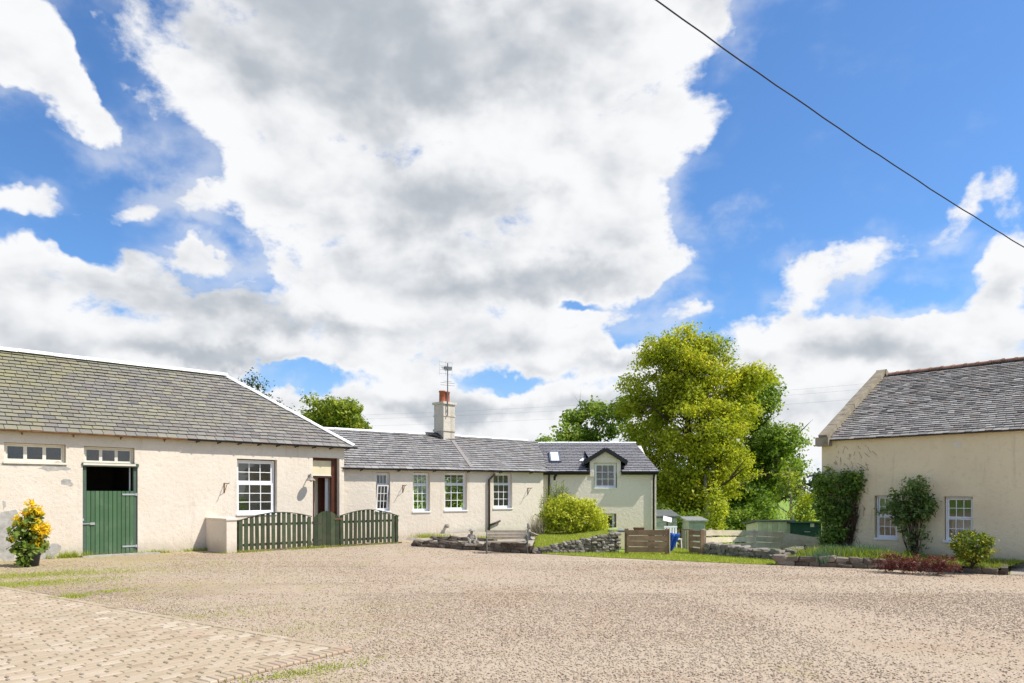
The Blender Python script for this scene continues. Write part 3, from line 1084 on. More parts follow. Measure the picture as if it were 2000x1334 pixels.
# half door
fz = hole_door[3]
b = MB()
b.box(dx0 + 0.002, dx0 + 0.09, 0.04, 0.14, 0.0, fz - 0.002)
b.box(dx1 - 0.09, dx1 - 0.002, 0.04, 0.14, 0.0, fz - 0.002)
b.box(dx0 - 0.02, dx1 + 0.02, -0.03, 0.14, fz - 0.002, fz + 0.085)
b.build('door_frame', M['greenframe'], stable)
dtop = A.z(215, 959)
hd = MB().box(dx0 + 0.10, dx1 - 0.10, 0.075, 0.10, 0.05, dtop - 0.02).build('half_door', M['greendoor'], stable)
nb = 11
bw = (dx1 - dx0 - 0.17) / nb
for i in range(nb):
    x = dx0 + 0.085 + i * bw
    rr = random.Random(i)
    bb = MB()
    bb.add([(x + 0.003, 0.046, 0.045), (x + bw - 0.003, 0.046, 0.045), (x + bw - 0.003, 0.046, dtop), (x + 0.003, 0.046, dtop),
            (x + 0.012, 0.036, 0.045), (x + bw - 0.012, 0.036, 0.045), (x + bw - 0.012, 0.036, dtop), (x + 0.012, 0.036, dtop),
            (x + 0.003, 0.072, 0.045), (x + bw - 0.003, 0.072, 0.045), (x + bw - 0.003, 0.072, dtop), (x + 0.003, 0.072, dtop)],
           [(4, 5, 6, 7), (0, 4, 7, 3), (5, 1, 2, 6), (3, 7, 6, 2, 10, 11), (0, 3, 11, 8), (1, 9, 10, 2), (0, 8, 9, 1, 5, 4)], rr.random())
    bb.build('plank', M['greendoor'], hd)
for zz in (dtop - 0.09, 0.22):
    MB().box(dx1 - 0.37, dx1 - 0.05, 0.018, 0.034, zz - 0.022, zz + 0.022).box(dx1 - 0.05, dx1 + 0.012, 0.012, 0.038, zz - 0.035, zz + 0.035).build('hinge', M['galv'], hd)
zb = A.z(175, 1023)
MB().box(dx0 - 0.03, dx0 + 0.20, 0.012, 0.034, zb - 0.012, zb + 0.012).box(dx0 + 0.17, dx0 + 0.28, 0.008, 0.034, zb - 0.03, zb + 0.03).box(dx0 + 0.0, dx0 + 0.03, 0.0, 0.036, zb + 0.08, zb + 0.14).build('bolt', M['galv'], hd)
MB().box(dx1 - 0.165, dx1 - 0.135, 0.16, 0.19, dtop - 0.05, fz).build('door_post', M['galv'], stable)
MB().box(dx0 - 0.05, dx1 + 0.5, -0.22, 0.38, -0.05, 0.035).build('threshold', M['patch'], stable)
# sash window
sash_window(stable, (hole_sash[0] + 0.004, hole_sash[1] - 0.035, hole_sash[2] + 0.03, hole_sash[3] - 0.03), 0.13, 3,
            [(0.42, 2, 0.0), (0.58, 3, 0.035)], M['white'], 0.035, True, 0.022, 0.08, None, 0.06)
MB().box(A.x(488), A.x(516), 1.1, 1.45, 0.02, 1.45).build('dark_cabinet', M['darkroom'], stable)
# entrance
b = MB()
ez = hole_entry[3]
fx1 = ex1 - 0.12
b.box(ex0 + 0.002, ex0 + 0.07, 0.15, 0.25, 0, ez - 0.002)
b.box(fx1 - 0.09, fx1, 0.15, 0.25, 0, ez - 0.002)
b.box(fx1, ex1 - 0.003, 0.16, 0.26, 0, ez - 0.002)
b.box(ex0 + 0.07, fx1 - 0.09, 0.15, 0.25, ez - 0.09, ez - 0.002)
tz = A.z(637, 930)
b.box(ex0 + 0.07, fx1 - 0.09, 0.15, 0.25, tz - 0.05, tz + 0.03)
ent = b.build('entrance_door', M['brownwood'], stable)
MB().box(ex0 + 0.072, fx1 - 0.092, 0.165, 0.18, tz + 0.032, ez - 0.092).build('pane', M['pale_panel'], ent)
MB().box(ex0 + 0.06, fx1 - 0.10, 0.135, 0.149, tz + 0.012, tz + 0.032).build('weather_bar', M['white'], ent)
b = MB().box(ex0 + 0.08, ex0 + 0.24, 0.36, 0.40, 0.03, tz - 0.06)
b.build('door_leaf', M['brownwood'], ent)
MB().box(fx1 - 0.20, fx1 - 0.10, 0.345, 0.38, 0.03, tz - 0.06).build('inner_jamb', M['white'], ent)
MB().box(fx1 - 0.30, fx1 - 0.02, 0.62, 0.66, 0.03, 2.3).build('unlit_doorway_panel', M['brownwood'], ent)  # solid dark panel painted in for the unlit opening off the hall
MB().box(ex0 - 0.5, fx1 + 0.6, 0.68, 0.72, 0.03, 3.0).build('hall_wall', M['interior'], ent)
MB().box(ex0 - 0.1, ex1 + 0.1, -0.35, 0.38, -0.05, 0.09).build('door_step', M['patch'], stable)
# bare patches in the render
for i, (px, py, rx, ry) in enumerate([(108, 911, 24, 9), (131, 942, 11, 7), (8, 1052, 30, 45), (92, 1080, 22, 18), (8, 985, 3, 8), (40, 907, 40, 3)]):
    x, z = A.x(px), A.z(px, py)
    patch(stable, x, max(z, 0.2), rx * 0.0115, ry * 0.0128, M['patch'], i + 3)

# render built out slightly where the old range was extended
xo = A.x(402)
# ================================================================== low cottage range
xB1 = B.x(1061)
cott = thing('cottage_range', 'low cream cottage range with white framed windows and banded chimney', 'building', (B.o[0], B.o[1], 0), B.rz)
WB, OVB, ZEB = 2.62, 0.13, 2.49
ZB0, ZB1 = 4.02, 3.86
Bw = [(734.5, 762, 922.5, 999.5), (806.5, 840, 922.5, 1000), (868.5, 912.5, 922.5, 997.5), (964, 1000.5, 923, 993.5)]
holesB = [B.rect(*r) for r in Bw]
holesB = [(h[0], h[1], h[2], min(h[3], 2.41)) for h in holesB]
wall(cott, 'front_wall', -0.02, xB1, -0.1, 2.56, 0.36, holesB, M['cream'])
D_B = 2 * WB
rear = []
for (a, c, e, f) in Bw[1:]:
    xa_, xb_ = B.x(a - 6, D_B), B.x(c + 10, D_B)
    rear.append((xa_, xb_, 0.75, 2.35))
wall(cott, 'rear_wall', -1.4, xB1, -0.1, 2.5, 0.3, rear, M['cream'], D_B - 0.3)
b = MB()
b.box(xB1 - 0.3, xB1, 0.361, D_B - 0.301, -1.2, 2.5)
b.build('end_wall', M['cream'], cott)
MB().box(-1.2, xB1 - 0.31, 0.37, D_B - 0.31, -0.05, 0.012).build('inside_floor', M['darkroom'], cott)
xv1, xv2 = B.x(785), B.x(853)
b = MB()
b.box(xv1, xv1 + 0.08, 0.37, D_B - 0.31, 0.02, 2.5)
b.build('inside_wall', M['interior'], cott)
chx = B.x(868, WB)


def gapB(a, c, lo, hi):
    return False


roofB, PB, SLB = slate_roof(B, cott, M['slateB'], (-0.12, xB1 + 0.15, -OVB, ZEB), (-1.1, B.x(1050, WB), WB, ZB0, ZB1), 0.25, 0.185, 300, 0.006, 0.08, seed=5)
back_slope(cott, -1.1, xB1, -1.1, xB1 + 0.3, D_B + OVB, ZEB, WB, (ZB0 + ZB1) / 2 - 0.03, M['slateB'])
caps(cott, 'ridge_cap', (-0.75, WB, ZB0 - 0.015), (chx - 0.42, WB, ZB0 + (ZB1 - ZB0) * 0.5), 9, 0.085, M['ridge'], seed=4)
caps(cott, 'ridge_cap', (chx + 0.32, WB, ZB0 + (ZB1 - ZB0) * 0.6 + 0.01), (B.x(1030, WB), WB, ZB1 + 0.01), 10, 0.07, M['ridge'], seed=6)
gutter(cott, -0.05, xB1 + 0.06, -OVB - 0.045, ZEB - 0.005, M['black'], 6, 0.052)
# raised and lowered strip of slates (a filled valley below the chimney)
vx0, vx1 = B.x(886, WB * 0.4), B.x(924, 0)
P1 = Vector(PB(B.x(884, 2.2), SLB * 0.86, 0.03))
P2 = Vector(PB(B.x(922, 0.0), SLB * 0.05, 0.03))
MB().beam(P1, P2, 0.15, 0.02, 0.12, up=(0, -0.5, 0.86)).build('valley_flashing', M['slateB'], cott)
for h, cfg in zip(holesB, range(4)):
    # frame sits towards the left of the recess, the right reveal shows
    r = (h[0] + 0.004, h[1] - 0.004, h[2] + 0.03, h[3] - 0.012)
    sash_window(cott, r, 0.15, 3, [(0.30, 1, 0.0), (0.70, 3, 0.028)], M['white'], 0.038, True, 0.02, 0.08, R(9) if cfg == 0 else None, 0.042)
# chimney
zc0 = 3.2
tw = B.x(887, WB - 0.3) - B.x(848, WB - 0.3)
chw = 0.60
zt = B.z(866, 787, WB)
ch = MB().box(-0.29, 0.29, -0.29, 0.29, zc0, zt - 0.08).build('chimney', M['chimney'], cott)
ch.matrix_local = Matrix.Translation((chx, WB, 0)) @ Matrix.Rotation(R(17), 4, 'Z')
for (py_, hh, ww) in ((841, 0.045, 0.325), (813, 0.03, 0.312)):
    zz = B.z(866, py_, WB)
    b = MB()
    b.box(-ww, ww, -ww, -0.291, zz - hh, zz + hh)
    b.box(-ww, ww, 0.291, ww, zz - hh, zz + hh)
    b.box(-ww, -0.291, -0.291, 0.291, zz - hh, zz + hh)
    b.box(0.291, ww, -0.291, 0.291, zz - hh, zz + hh)
    b.build('chimney_band', M['chimney'], ch)
MB().box(-0.345, 0.345, -0.345, 0.345, zt - 0.079, zt + 0.01).build('chimney_cap', M['chimney'], ch)
for dxp in (-0.135, 0.135):
    MB().lathe([(0.135, 0.011), (0.125, 0.05), (0.12, 0.40), (0.14, 0.41), (0.14, 0.46), (0.105, 0.46), (0.105, 0.30)], (dxp, dxp * 0.2, zt), 14, 0.4 + dxp).build('chimney_pot', M['terracotta'], ch, True)
b = MB().add([(chx - 0.86, WB - 0.02, 4.05), (chx - 0.30, WB - 0.02, 4.05), (chx - 0.22, WB - 0.44, 3.80), (chx - 0.80, WB - 0.14, 3.995)],
             [(0, 3, 2, 1)])
b.build('chimney_flashing', M['black'], cott)
# downpipe with its swan neck and the short waste pipe
px_ = B.x(956)
pipe(cott, [(px_ + 0.12, -OVB - 0.04, ZEB - 0.05), (px_ + 0.12, -OVB - 0.04, ZEB - 0.16), (px_ - 0.05, -0.07, ZEB - 0.34), (px_ - 0.05, -0.07, 0.12)], 0.042, M['brownpipe'])
pipe(cott, [(px_ + 0.0, -0.07, B.z(962, 1025)), (px_ + 0.42, -0.06, B.z(984, 1017))], 0.035, M['brownpipe'], 'waste_pipe')
fx, fzz = B.x(871), B.z(871, 1027)
MB().lathe([(0.055, 0), (0.055, 0.10), (0.075, 0.11), (0.075, 0.15)], (0, 0, 0), 10).build('flue', M['statue'], cott, True).matrix_local = Matrix.Translation((fx, 0, fzz)) @ Matrix.Rotation(R(90), 4, 'X')
patch(cott, B.x(806), B.z(806, 1052), 0.22, 0.06, M['patch'], 31)

# ================================================================== cottage with the dormer
xC1 = C.x(1282)
dorm = thing('dormer_cottage', 'end cottage with black trimmed gabled dormer and roof skylight', 'building', (C.o[0], C.o[1], 0), C.rz)
WC, OVC, ZEC, ZRC = 3.0, 0.14, 2.50, 3.83
cw0, cw1 = C.x(1152), C.x(1212)
hole_d = C.rect(1160.5, 1204.5, 904, 954)
hole_l = C.rect(1166, 1204, 1003, 1032)
hole_l = (hole_l[0], hole_l[1], hole_l[2] - 0.35, hole_l[3])
wall(dorm, 'front_wall', 0.02, xC1, -1.3, 2.46, 0.34, [hole_d, hole_l], M['cream_far'])
b = MB()
D_C = 2 * WC
b.box(xC1 - 0.34, xC1, 0.341, D_C, -1.3, 2.46)
b.box(0.02, xC1 - 0.341, D_C - 0.3, D_C, -1.3, 2.46)
b.prism([(0.341, 2.461), (D_C, 2.461), (WC, ZRC - 0.12)], 'x', xC1 - 0.34, xC1 - 0.05)
b.build('rear_and_end_walls', M['cream_far'], dorm)
MB().box(0.05, xC1 - 0.35, 2.4, 2.46, -1.2, 2.45).build('inside_wall', M['interior'], dorm)
zap = C.z(1183, 880)
zd0 = 2.461
# dormer body: gabled front flush with the wall, cheeks running back into the roof
cm = (cw0 + cw1) / 2
b = MB()
zsp = C.z(1183, 897)
holed = (hole_d[0], hole_d[1], hole_d[2], hole_d[3])
dm = []
fy = -0.03
b.add([(cw0, fy, zd0 - 0.16), (hole_d[0], fy, zd0 - 0.16), (hole_d[0], fy, zsp), (cw0, fy, zsp)], [(0, 1, 2, 3)])
b.add([(hole_d[1], fy, zd0 - 0.16), (cw1, fy, zd0 - 0.16), (cw1, fy, zsp), (hole_d[1], fy, zsp)], [(0, 1, 2, 3)])
b.add([(hole_d[0], fy, hole_d[3]), (hole_d[1], fy, hole_d[3]), (hole_d[1], fy, zsp), (hole_d[0], fy, zsp)], [(0, 1, 2, 3)])
b.add([(cw0, fy, zsp), (cw1, fy, zsp), (cm, fy, zap)], [(0, 1, 2)])
for xx in (cw0, cw1):
    b.add([(xx, fy, zd0 - 0.16), (xx, 1.7, zd0 - 0.16), (xx, 1.7, zsp), (xx, fy, zsp)], [(0, 3, 2, 1) if xx == cw0 else (0, 1, 2, 3)])
for xx, s_ in ((hole_d[0], 1), (hole_d[1], -1)):
    b.add([(xx, fy, hole_d[2]), (xx, 0.3, hole_d[2]), (xx, 0.3, hole_d[3]), (xx, fy, hole_d[3])], [(0, 1, 2, 3)])
b.add([(hole_d[0], fy, hole_d[3]), (hole_d[1], fy, hole_d[3]), (hole_d[1], 0.3, hole_d[3]), (hole_d[0], 0.3, hole_d[3])], [(0, 1, 2, 3)])
dbody = b.build('dormer', M['cream_far'], dorm)
# slated cheeks and small roof
for sgn, xx in ((-1, cw0), (1, cw1)):
    MB().add([(xx + sgn * 0.015, 0.0, zd0 + 0.0), (xx + sgn * 0.015, 1.9, zd0 + 0.95), (xx + sgn * 0.015, 1.9, zsp + 0.02), (xx + sgn * 0.015, 0.0, zsp + 0.02)], [(0, 1, 2, 3)], 0.25).build('dormer_cheek', M['lead'], dbody)
    # slates on the little roof, row by row
    ov = 0.20
    e0 = Vector((xx + sgn * ov, -0.10, zsp - 0.10))
    r0 = Vector((cm, -0.10, zap + 0.06))
    slope = r0 - e0
    b = MB()
    yb = 2.3
    for rowi in range(5):
        for ci in range(9):
            y0_ = -0.10 + ci * 0.26 + (0.13 if rowi % 2 else 0)
            p0 = e0 + slope * (rowi / 5)
            p1 = e0 + slope * min(1, (rowi + 1.1) / 5)
            nz = Vector((0, 0, 0.02))
            ya, yb2 = y0_, y0_ + 0.252
            vs = [(p0.x, ya, p0.z + 0.022), (p0.x, yb2, p0.z + 0.022), (p1.x, yb2, p1.z + 0.006), (p1.x, ya, p1.z + 0.006),
                  (p0.x, ya, p0.z + 0.006), (p0.x, yb2, p0.z + 0.006)]
            b.add(vs, [(0, 1, 2, 3), (4, 5, 1, 0)], random.random())
    b.add([(e0.x, -0.10, e0.z), (e0.x, 2.4, e0.z), (r0.x, 2.4, r0.z), (r0.x, -0.10, r0.z)], [(0, 1, 2, 3)], 0.3)
    tag(b.build('dormer_slates', M['slateC'], dbody), kind='stuff')
    # black barge board and soffit return
    MB().beam((xx + sgn * 0.24, -0.135, zsp - 0.135), (cm - sgn * 0.0, -0.135 - 0.001 * sgn, zap + 0.045), 0.05, 0.16, 0.5, up=(0, 0, 1)).build('barge_board', M['black'], dbody)
    MB().box(min(xx + sgn * 0.25, xx + sgn * 0.20), max(xx + sgn * 0.25, xx + sgn * 0.20), -0.10, 1.1, zsp - 0.22, zsp - 0.10).build('dormer_fascia', M['black'], dbody)
MB().beam((cw0 - 0.27, 0.75, zsp - 0.03), (cw0 + 0.10, 1.85, zap - 0.06), 0.14, 0.03, 0.5).build('valley_lead', M['ridge'], dbody)
sash_window(dorm, (hole_d[0] + 0.02, hole_d[1] - 0.02, hole_d[2] + 0.03, hole_d[3] - 0.015), 0.06, 3, [(1.0, 3, 0.0)], M['white'], 0.04, True, 0.02, 0.07, None, 0.04)
sash_window(dorm, (hole_l[0] + 0.02, hole_l[1] - 0.06, hole_l[2] + 0.03, hole_l[3] - 0.02), 0.14, 2, [(1.0, 2, 0.0)], M['white'], 0.04, True, 0.025, 0.07, None, 0.04)


def gapC(a, c, lo, hi):
    m_ = (a + c) / 2
    return lo < 1.5 and cw0 - 0.02 < m_ < cw1 + 0.02


xRC = C.x(1240, WC)
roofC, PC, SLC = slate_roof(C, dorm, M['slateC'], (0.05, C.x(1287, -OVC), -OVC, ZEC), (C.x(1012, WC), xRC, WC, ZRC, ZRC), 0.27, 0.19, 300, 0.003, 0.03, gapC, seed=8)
bpy.data.meshes[roofC.data.name]
back_slope(dorm, 0.1, xC1 + 0.1, 0.3, xRC, D_C + OVC, ZEC, WC, ZRC, M['slateC'])
# cut the roof deck where the dormer window stands
rd = roofC
rd_me = MB()
for (a, c, s0, s1) in ((-9, cw0 + 0.0, 0, SLC), (cw1, C.x(1287, -OVC), 0, SLC), (cw0, cw1, 1.35, SLC)):
    k0, k1 = s0 / SLC, s1 / SLC
    lim = lambda x, k: max(0.05 + (C.x(1012, WC) - 0.05) * k, min(x, C.x(1287, -OVC) + (xRC - C.x(1287, -OVC)) * k))
    q = [PC(lim(a, k0), s0, 0), PC(lim(c, k0), s0, 0), PC(lim(c, k1), s1, 0), PC(lim(a, k1), s1, 0)]
    q2 = [PC(lim(a, k0), s0, -0.04), PC(lim(c, k0), s0, -0.04), PC(lim(c, k1), s1, -0.04), PC(lim(a, k1), s1, -0.04)]
    rd_me.add(q + q2, [(0, 1, 2, 3), (7, 6, 5, 4), (0, 4, 5, 1), (1, 5, 6, 2), (3, 2, 6, 7), (0, 3, 7, 4)])
nm = rd_me.mesh('roof')
nm.materials.append(M['roofdeck'])
rd.data = nm
caps(dorm, 'ridge_cap', (C.x(1022, WC), WC, ZRC), (xRC + 0.05, WC, ZRC), 10, 0.06, M['ridge'], seed=9)
MB().box(0.05, cw0 - 0.01, -OVC - 0.02, -OVC + 0.02, ZEC - 0.13, ZEC - 0.002).build('fascia', M['black'], dorm)
MB().box(cw1 + 0.01, C.x(1286, -OVC), -OVC - 0.02, -OVC + 0.02, ZEC - 0.13, ZEC - 0.002).build('fascia', M['black'], dorm)
gutter(dorm, 0.05, cw0 - 0.02, -OVC - 0.075, ZEC - 0.02, M['black'], 0, 0.05)
gutter(dorm, cw1 + 0.02, C.x(1286, -OVC), -OVC - 0.075, ZEC - 0.02, M['black'], 0, 0.05)
xp = C.x(1276)
pipe(dorm, [(xp, -OVC - 0.06, ZEC - 0.06), (xp, -OVC - 0.06, ZEC - 0.15), (xp, -0.06, ZEC - 0.3), (xp, -0.06, -1.2)], 0.04, M['black'])
xp2 = C.x(1072)
pipe(dorm, [(xp2, -OVC - 0.06, ZEC - 0.06), (xp2, -0.06, ZEC - 0.25), (xp2, -0.06, 0.2)], 0.04, M['black'])
# skylight
sk = [(1064, 891), (1085, 891), (1096, 908), (1074, 908)]
s_lo, s_hi = SLC * 0.27, SLC * 0.62
sx0 = C.x(1074, 0.75)
sx1 = C.x(1096, 0.75)
skw = sx1 - sx0
b = MB()
Z3 = 0.09
def skbox(x0_, x1_, s0_, s1_, h0, h1, mb):
    q = [PC(x0_, s0_, h0), PC(x1_, s0_, h0), PC(x1_, s1_, h0), PC(x0_, s1_, h0), PC(x0_, s0_, h1), PC(x1_, s0_, h1), PC(x1_, s1_, h1), PC(x0_, s1_, h1)]
    mb.add(q, [(3, 2, 1, 0), (4, 5, 6, 7), (0, 1, 5, 4), (1, 2, 6, 5), (2, 3, 7, 6), (3, 0, 4, 7)])
skbox(sx0, sx0 + 0.06, s_lo, s_hi, 0.02, Z3, b)
skbox(sx1 - 0.06, sx1, s_lo, s_hi, 0.02, Z3, b)
skbox(sx0 + 0.06, sx1 - 0.06, s_lo, s_lo + 0.06, 0.02, Z3, b)
skbox(sx0 + 0.06, sx1 - 0.06, s_hi - 0.06, s_hi, 0.02, Z3, b)
skl = b.build('skylight', M['lead'], dorm)
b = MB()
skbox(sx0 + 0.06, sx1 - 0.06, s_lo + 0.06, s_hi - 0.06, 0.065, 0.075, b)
b.build('pane', M['cloudpane'], skl)
b = MB()
skbox(sx0 + 0.06, sx1 - 0.06, s_lo + 0.06, s_hi - 0.06, 0.03, 0.04, b)
b.build('pale_panel', M['white'], skl)

# ================================================================== house on the right
house = thing('farmhouse', 'tall ochre rendered house with rough slate roof and red ridge tiles', 'building', (RH.o[0], RH.o[1], 0), RH.rz)
xR9 = 11.0
ZER, WR, ZRR, OVR = 3.06, 3.95, 5.22, 0.10
r1 = RH.rect(1708, 1752, 968, 1053)
r2 = RH.rect(1843, 1900, 970, 1059)
wall(house, 'front_wall', 0.0, xR9, -0.3, 3.12, 0.40, [r1, r2], M['ochre'])
b = MB()
D_R = 2 * WR
b.box(0, 0.40, 0.401, D_R - 0.401, -1.3, 3.10)
b.box(0, xR9, D_R - 0.40, D_R, -1.3, 3.10)
b.box(xR9 - 0.4, xR9, 0.401, D_R - 0.401, -0.3, 3.10)
b.prism([(0.02, 3.101), (D_R, 3.101), (WR, ZRR - 0.02)], 'x', 0.0, 0.38)
b.prism([(0.02, 3.101), (D_R, 3.101), (WR, ZRR - 0.02)], 'x', xR9 - 0.38, xR9)
b.build('gables_and_rear_wall', M['ochre'], house)
MB().box(0.41, xR9 - 0.41, 0.41, D_R - 0.41, -0.25, 0.06).build('inside_floor', M['interior'], house)
MB().box(0.41, xR9 - 0.41, 2.6, 2.66, 0.08, 3.0).build('inside_wall', M['interior'], house)
MB().box(0.41, xR9 - 0.41, 0.41, 2.59, 2.55, 2.6).build('inside_ceiling', M['interior'], house)
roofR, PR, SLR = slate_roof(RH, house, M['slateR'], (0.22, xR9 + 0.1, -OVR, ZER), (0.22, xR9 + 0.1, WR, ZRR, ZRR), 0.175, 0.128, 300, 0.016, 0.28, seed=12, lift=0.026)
back_slope(house, 0.2, xR9 + 0.1, 0.2, xR9 + 0.1, D_R + OVR, ZER, WR, ZRR, M['slateR'])
# skew stones up the gable
rr = random.Random(4)
upv = Vector((0, WR + 0.2, ZRR - ZER + 0.08))
nsk = 7
for i in range(nsk):
    a = Vector((0.10, -0.16, ZER - 0.0)) + upv * (i / nsk + 0.002)
    c = Vector((0.10, -0.16, ZER - 0.0)) + upv * ((i + 1) / nsk - 0.002)
    MB().beam(a + Vector((0, 0, 0.06)), c + Vector((0, 0, 0.06)), 0.24 + rr.uniform(-0.01, 0.01), 0.15 + rr.uniform(-0.008, 0.008), 0.5).build('skew_stone', M['skew'], house)
    a2 = Vector((a.x, 2 * WR - a.y, a.z)); c2 = Vector((c.x, 2 * WR - c.y, c.z))
    MB().beam(a2 + Vector((0, 0, 0.05)), c2 + Vector((0, 0, 0.05)), 0.30, 0.17, 0.5).build('skew_stone', M['skew'], house)
MB().box(-0.07, 0.27, -0.24, -0.002, ZER - 0.17, ZER + 0.06).build('skew_putt', M['skew'], house)
caps(house, 'ridge_tile', (0.30, WR, ZRR - 0.005), (xR9, WR, ZRR - 0.005), 36, 0.10, M['redtile'], seed=5, lap=0.04)
gutter(house, 0.28, xR9, -OVR - 0.03, ZER - 0.015, M['iron'], 0, 0.03)
for r_, cur in ((r1, True), (r2, False)):
    sash_window(house, (r_[0] + 0.02, r_[1] - 0.003, r_[2] + 0.03, r_[3] - 0.012), 0.10, 3, [(0.48, 2, 0.0), (0.52, 2, 0.03)], M['white'], 0.030, True, 0.017, 0.09, None, 0.032)
    MB().box(r_[0] - 0.1, r_[1] + 0.1, 0.44, 0.46, (r_[2] + r_[3]) / 2 if cur else r_[2], r_[3] + 0.02).build('curtain', M['curtain'], house) if cur else None
b = MB()
xx = r2[0] + 0.05
k = 0
while xx < r2[1]:
    b.box(xx, xx + 0.05, 0.46 + 0.02 * (k % 2), 0.48 + 0.02 * (k % 2), r2[2], r2[2] + 0.55)
    xx += 0.056
    k += 1
b.build('curtain', M['curtain'], house)
vx, vz = RH.x(1870), RH.z(1870, 869)
b = MB().box(vx - 0.08, vx + 0.08, -0.012, 0.0, vz - 0.06, vz + 0.06)
for i in range(4):
    b.box(vx - 0.065, vx + 0.065, -0.02, -0.0125, vz - 0.05 + i * 0.027, vz - 0.036 + i * 0.027)
b.build('air_vent', M['trim'], house)
# dead creeper roots clinging to the wall
rr = random.Random(21)
b = MB()
for i in range(150):
    px = rr.triangular(1612, 1712, 1650)
    py = rr.uniform(868, 1060)
    if 1 and px > 1690 and py > 960:
        continue
    x, z = RH.x(px), RH.z(px, py)
    pts = [(x, -0.006, z)]
    dx_ = rr.uniform(-0.05, 0.12)
    for k in range(rr.randint(1, 3)):
        x += dx_ * rr.uniform(0.2, 1.0)
        z -= rr.uniform(0.02, 0.07)
        pts.append((x, -0.006 - rr.uniform(0, 0.006), z))
    b.tube(pts, 0.0032, 4, 0.3, False)
tag(b.build('creeper_roots', M['stem'], house), kind='stuff')

# ================================================================== setts
e_ = Vector((0.825, -0.565, 0)).normalized()
r_ = Vector((-e_.y, e_.x, 0))
corner = ground_pt(690, 1271)
base = MB()
q = [corner - r_ * 6.0, corner, corner - e_ * 11.0, corner - e_ * 11.0 - r_ * 6.0]
base.add([(p.x, p.y, 0.004) for p in q], [(0, 1, 2, 3)])
apron = base.build('sett_paving', M['soil'])
apron['kind'] = 'structure'
M_joint = simple('sandy_joint', (0.32, 0.25, 0.165), 0.95, 0.35, 12, 0.1, 0, 0.5)
apron.data.materials[0] = M_joint
setts = []
rr = random.Random(9)
LB, WBk = 0.205, 0.102
# edge course along e (outermost), header course along the near side, running bond inside
x = 0.0
while x < 11:
    ln = rr.uniform(0.19, 0.23)
    setts.append((x + ln / 2, 0.055, ln - 0.008, 0.10, True))
    x += ln
y = 0.115
while y < 6.0:
    setts.append((0.105, y + 0.038, 0.20, 0.070, True))
    y += 0.078
row = 0
x = 0.222
while x < 11:
    y = 0.118 - (LB / 2 if row % 2 else 0) + rr.uniform(-0.012, 0.012)
    while y < 6.0:
        ln = LB + rr.uniform(-0.012, 0.012)
        y0_, y1_ = max(y, 0.116), y + ln
        if y1_ - y0_ > 0.05:
            setts.append((x + WBk / 2, (y0_ + y1_) / 2, WBk - 0.010, y1_ - y0_ - 0.009, False))
        y += ln
    x += WBk
    row += 1


def sett_geo(b, lx, ly, tn, tf):
    i = 0.008
    vs = [(-lx / 2, -ly / 2, 0), (lx / 2, -ly / 2, 0), (lx / 2, ly / 2, 0), (-lx / 2, ly / 2, 0),
          (-lx / 2, -ly / 2, 0.016), (lx / 2, -ly / 2, 0.016), (lx / 2, ly / 2, 0.016), (-lx / 2, ly / 2, 0.016),
          (-lx / 2 + i, -ly / 2 + i, 0.026), (lx / 2 - i, -ly / 2 + i, 0.026), (lx / 2 - i, ly / 2 - i, 0.026), (-lx / 2 + i, ly / 2 - i, 0.026)]
    b.add([tf(Vector(v)) for v in vs], [(0, 1, 5, 4), (1, 2, 6, 5), (2, 3, 7, 6), (3, 0, 4, 7), (4, 5, 9, 8), (5, 6, 10, 9), (6, 7, 11, 10), (7, 4, 8, 11), (8, 9, 10, 11)], tn)


SV = {}
recs = []
for (a, c, lx, ly, ed) in setts:
    p = corner - e_ * a - r_ * c
    if p.y < 1:
        continue
    px, py = proj(p)
    vis = -20 < px < 2000 and py < 1350
    recs.append((0 if vis else 1, p.y, p, lx, ly, ed))
recs.sort(key=lambda t: (t[0], t[1]))
rest = MB()
for i, (vis, yy, p, lx, ly, ed) in enumerate(recs):
    tn = min(1, max(0, rr.gauss(0.5, 0.24)))
    rot = Matrix((-e_, -r_, Vector((0, 0, 1)))).transposed().to_4x4() @ Matrix.Rotation(rr.gauss(0, 0.02), 4, 'Z') @ Matrix.Rotation(rr.gauss(0, 0.018), 4, 'X') @ Matrix.Rotation(rr.gauss(0, 0.018), 4, 'Y')
    mtx = Matrix.Translation((p.x, p.y, 0.002 + rr.uniform(-0.003, 0.005))) @ rot
    if vis == 0 and i < 300:
        k = (ed, int(tn * 7.99), lx > ly)
        if k not in SV:
            bb = MB()
            sett_geo(bb, 1, 1, tn, lambda v: (v.x * (1), v.y, v.z)) if 0 else sett_geo(bb, lx, ly, tn, lambda v: tuple(v))
            me_ = bb.mesh('sett')
            me_.materials.append(M['sett'])
            SV[k] = (me_, lx, ly)
        me_, bx, by = SV[k]
        o = bpy.data.objects.new('sett', me_)
        COL.objects.link(o)
        o.parent = apron
        o.matrix_local = mtx @ Matrix.Diagonal((lx / bx, ly / by, 1, 1))
    else:
        sett_geo(rest, lx, ly, tn, lambda v: tuple(mtx @ v))
tag(rest.build('setts', M['sett'], apron), kind='stuff')


# ------------------------------------------------------------------ loose gravel
def in_setts(X, Y):
    dx, dy = X - corner.x, Y - corner.y
    a = -(dx * e_.x + dy * e_.y)
    c = -(dx * r_.x + dy * r_.y)
    return (a > -0.0) & (a < 11) & (c > 0.0) & (c < 6)


def in_poly(P, poly):
    x, y = P[:, 0], P[:, 1]
    r = np.zeros(len(P), bool)
    n = len(poly)
    for i in range(n):
        x0, y0 = poly[i]
        x1, y1 = poly[(i + 1) % n]
        c = ((y0 > y) != (y1 > y)) & (x < (x1 - x0) * (y - y0) / (y1 - y0 + 1e-12) + x0)
        r ^= c
    return r


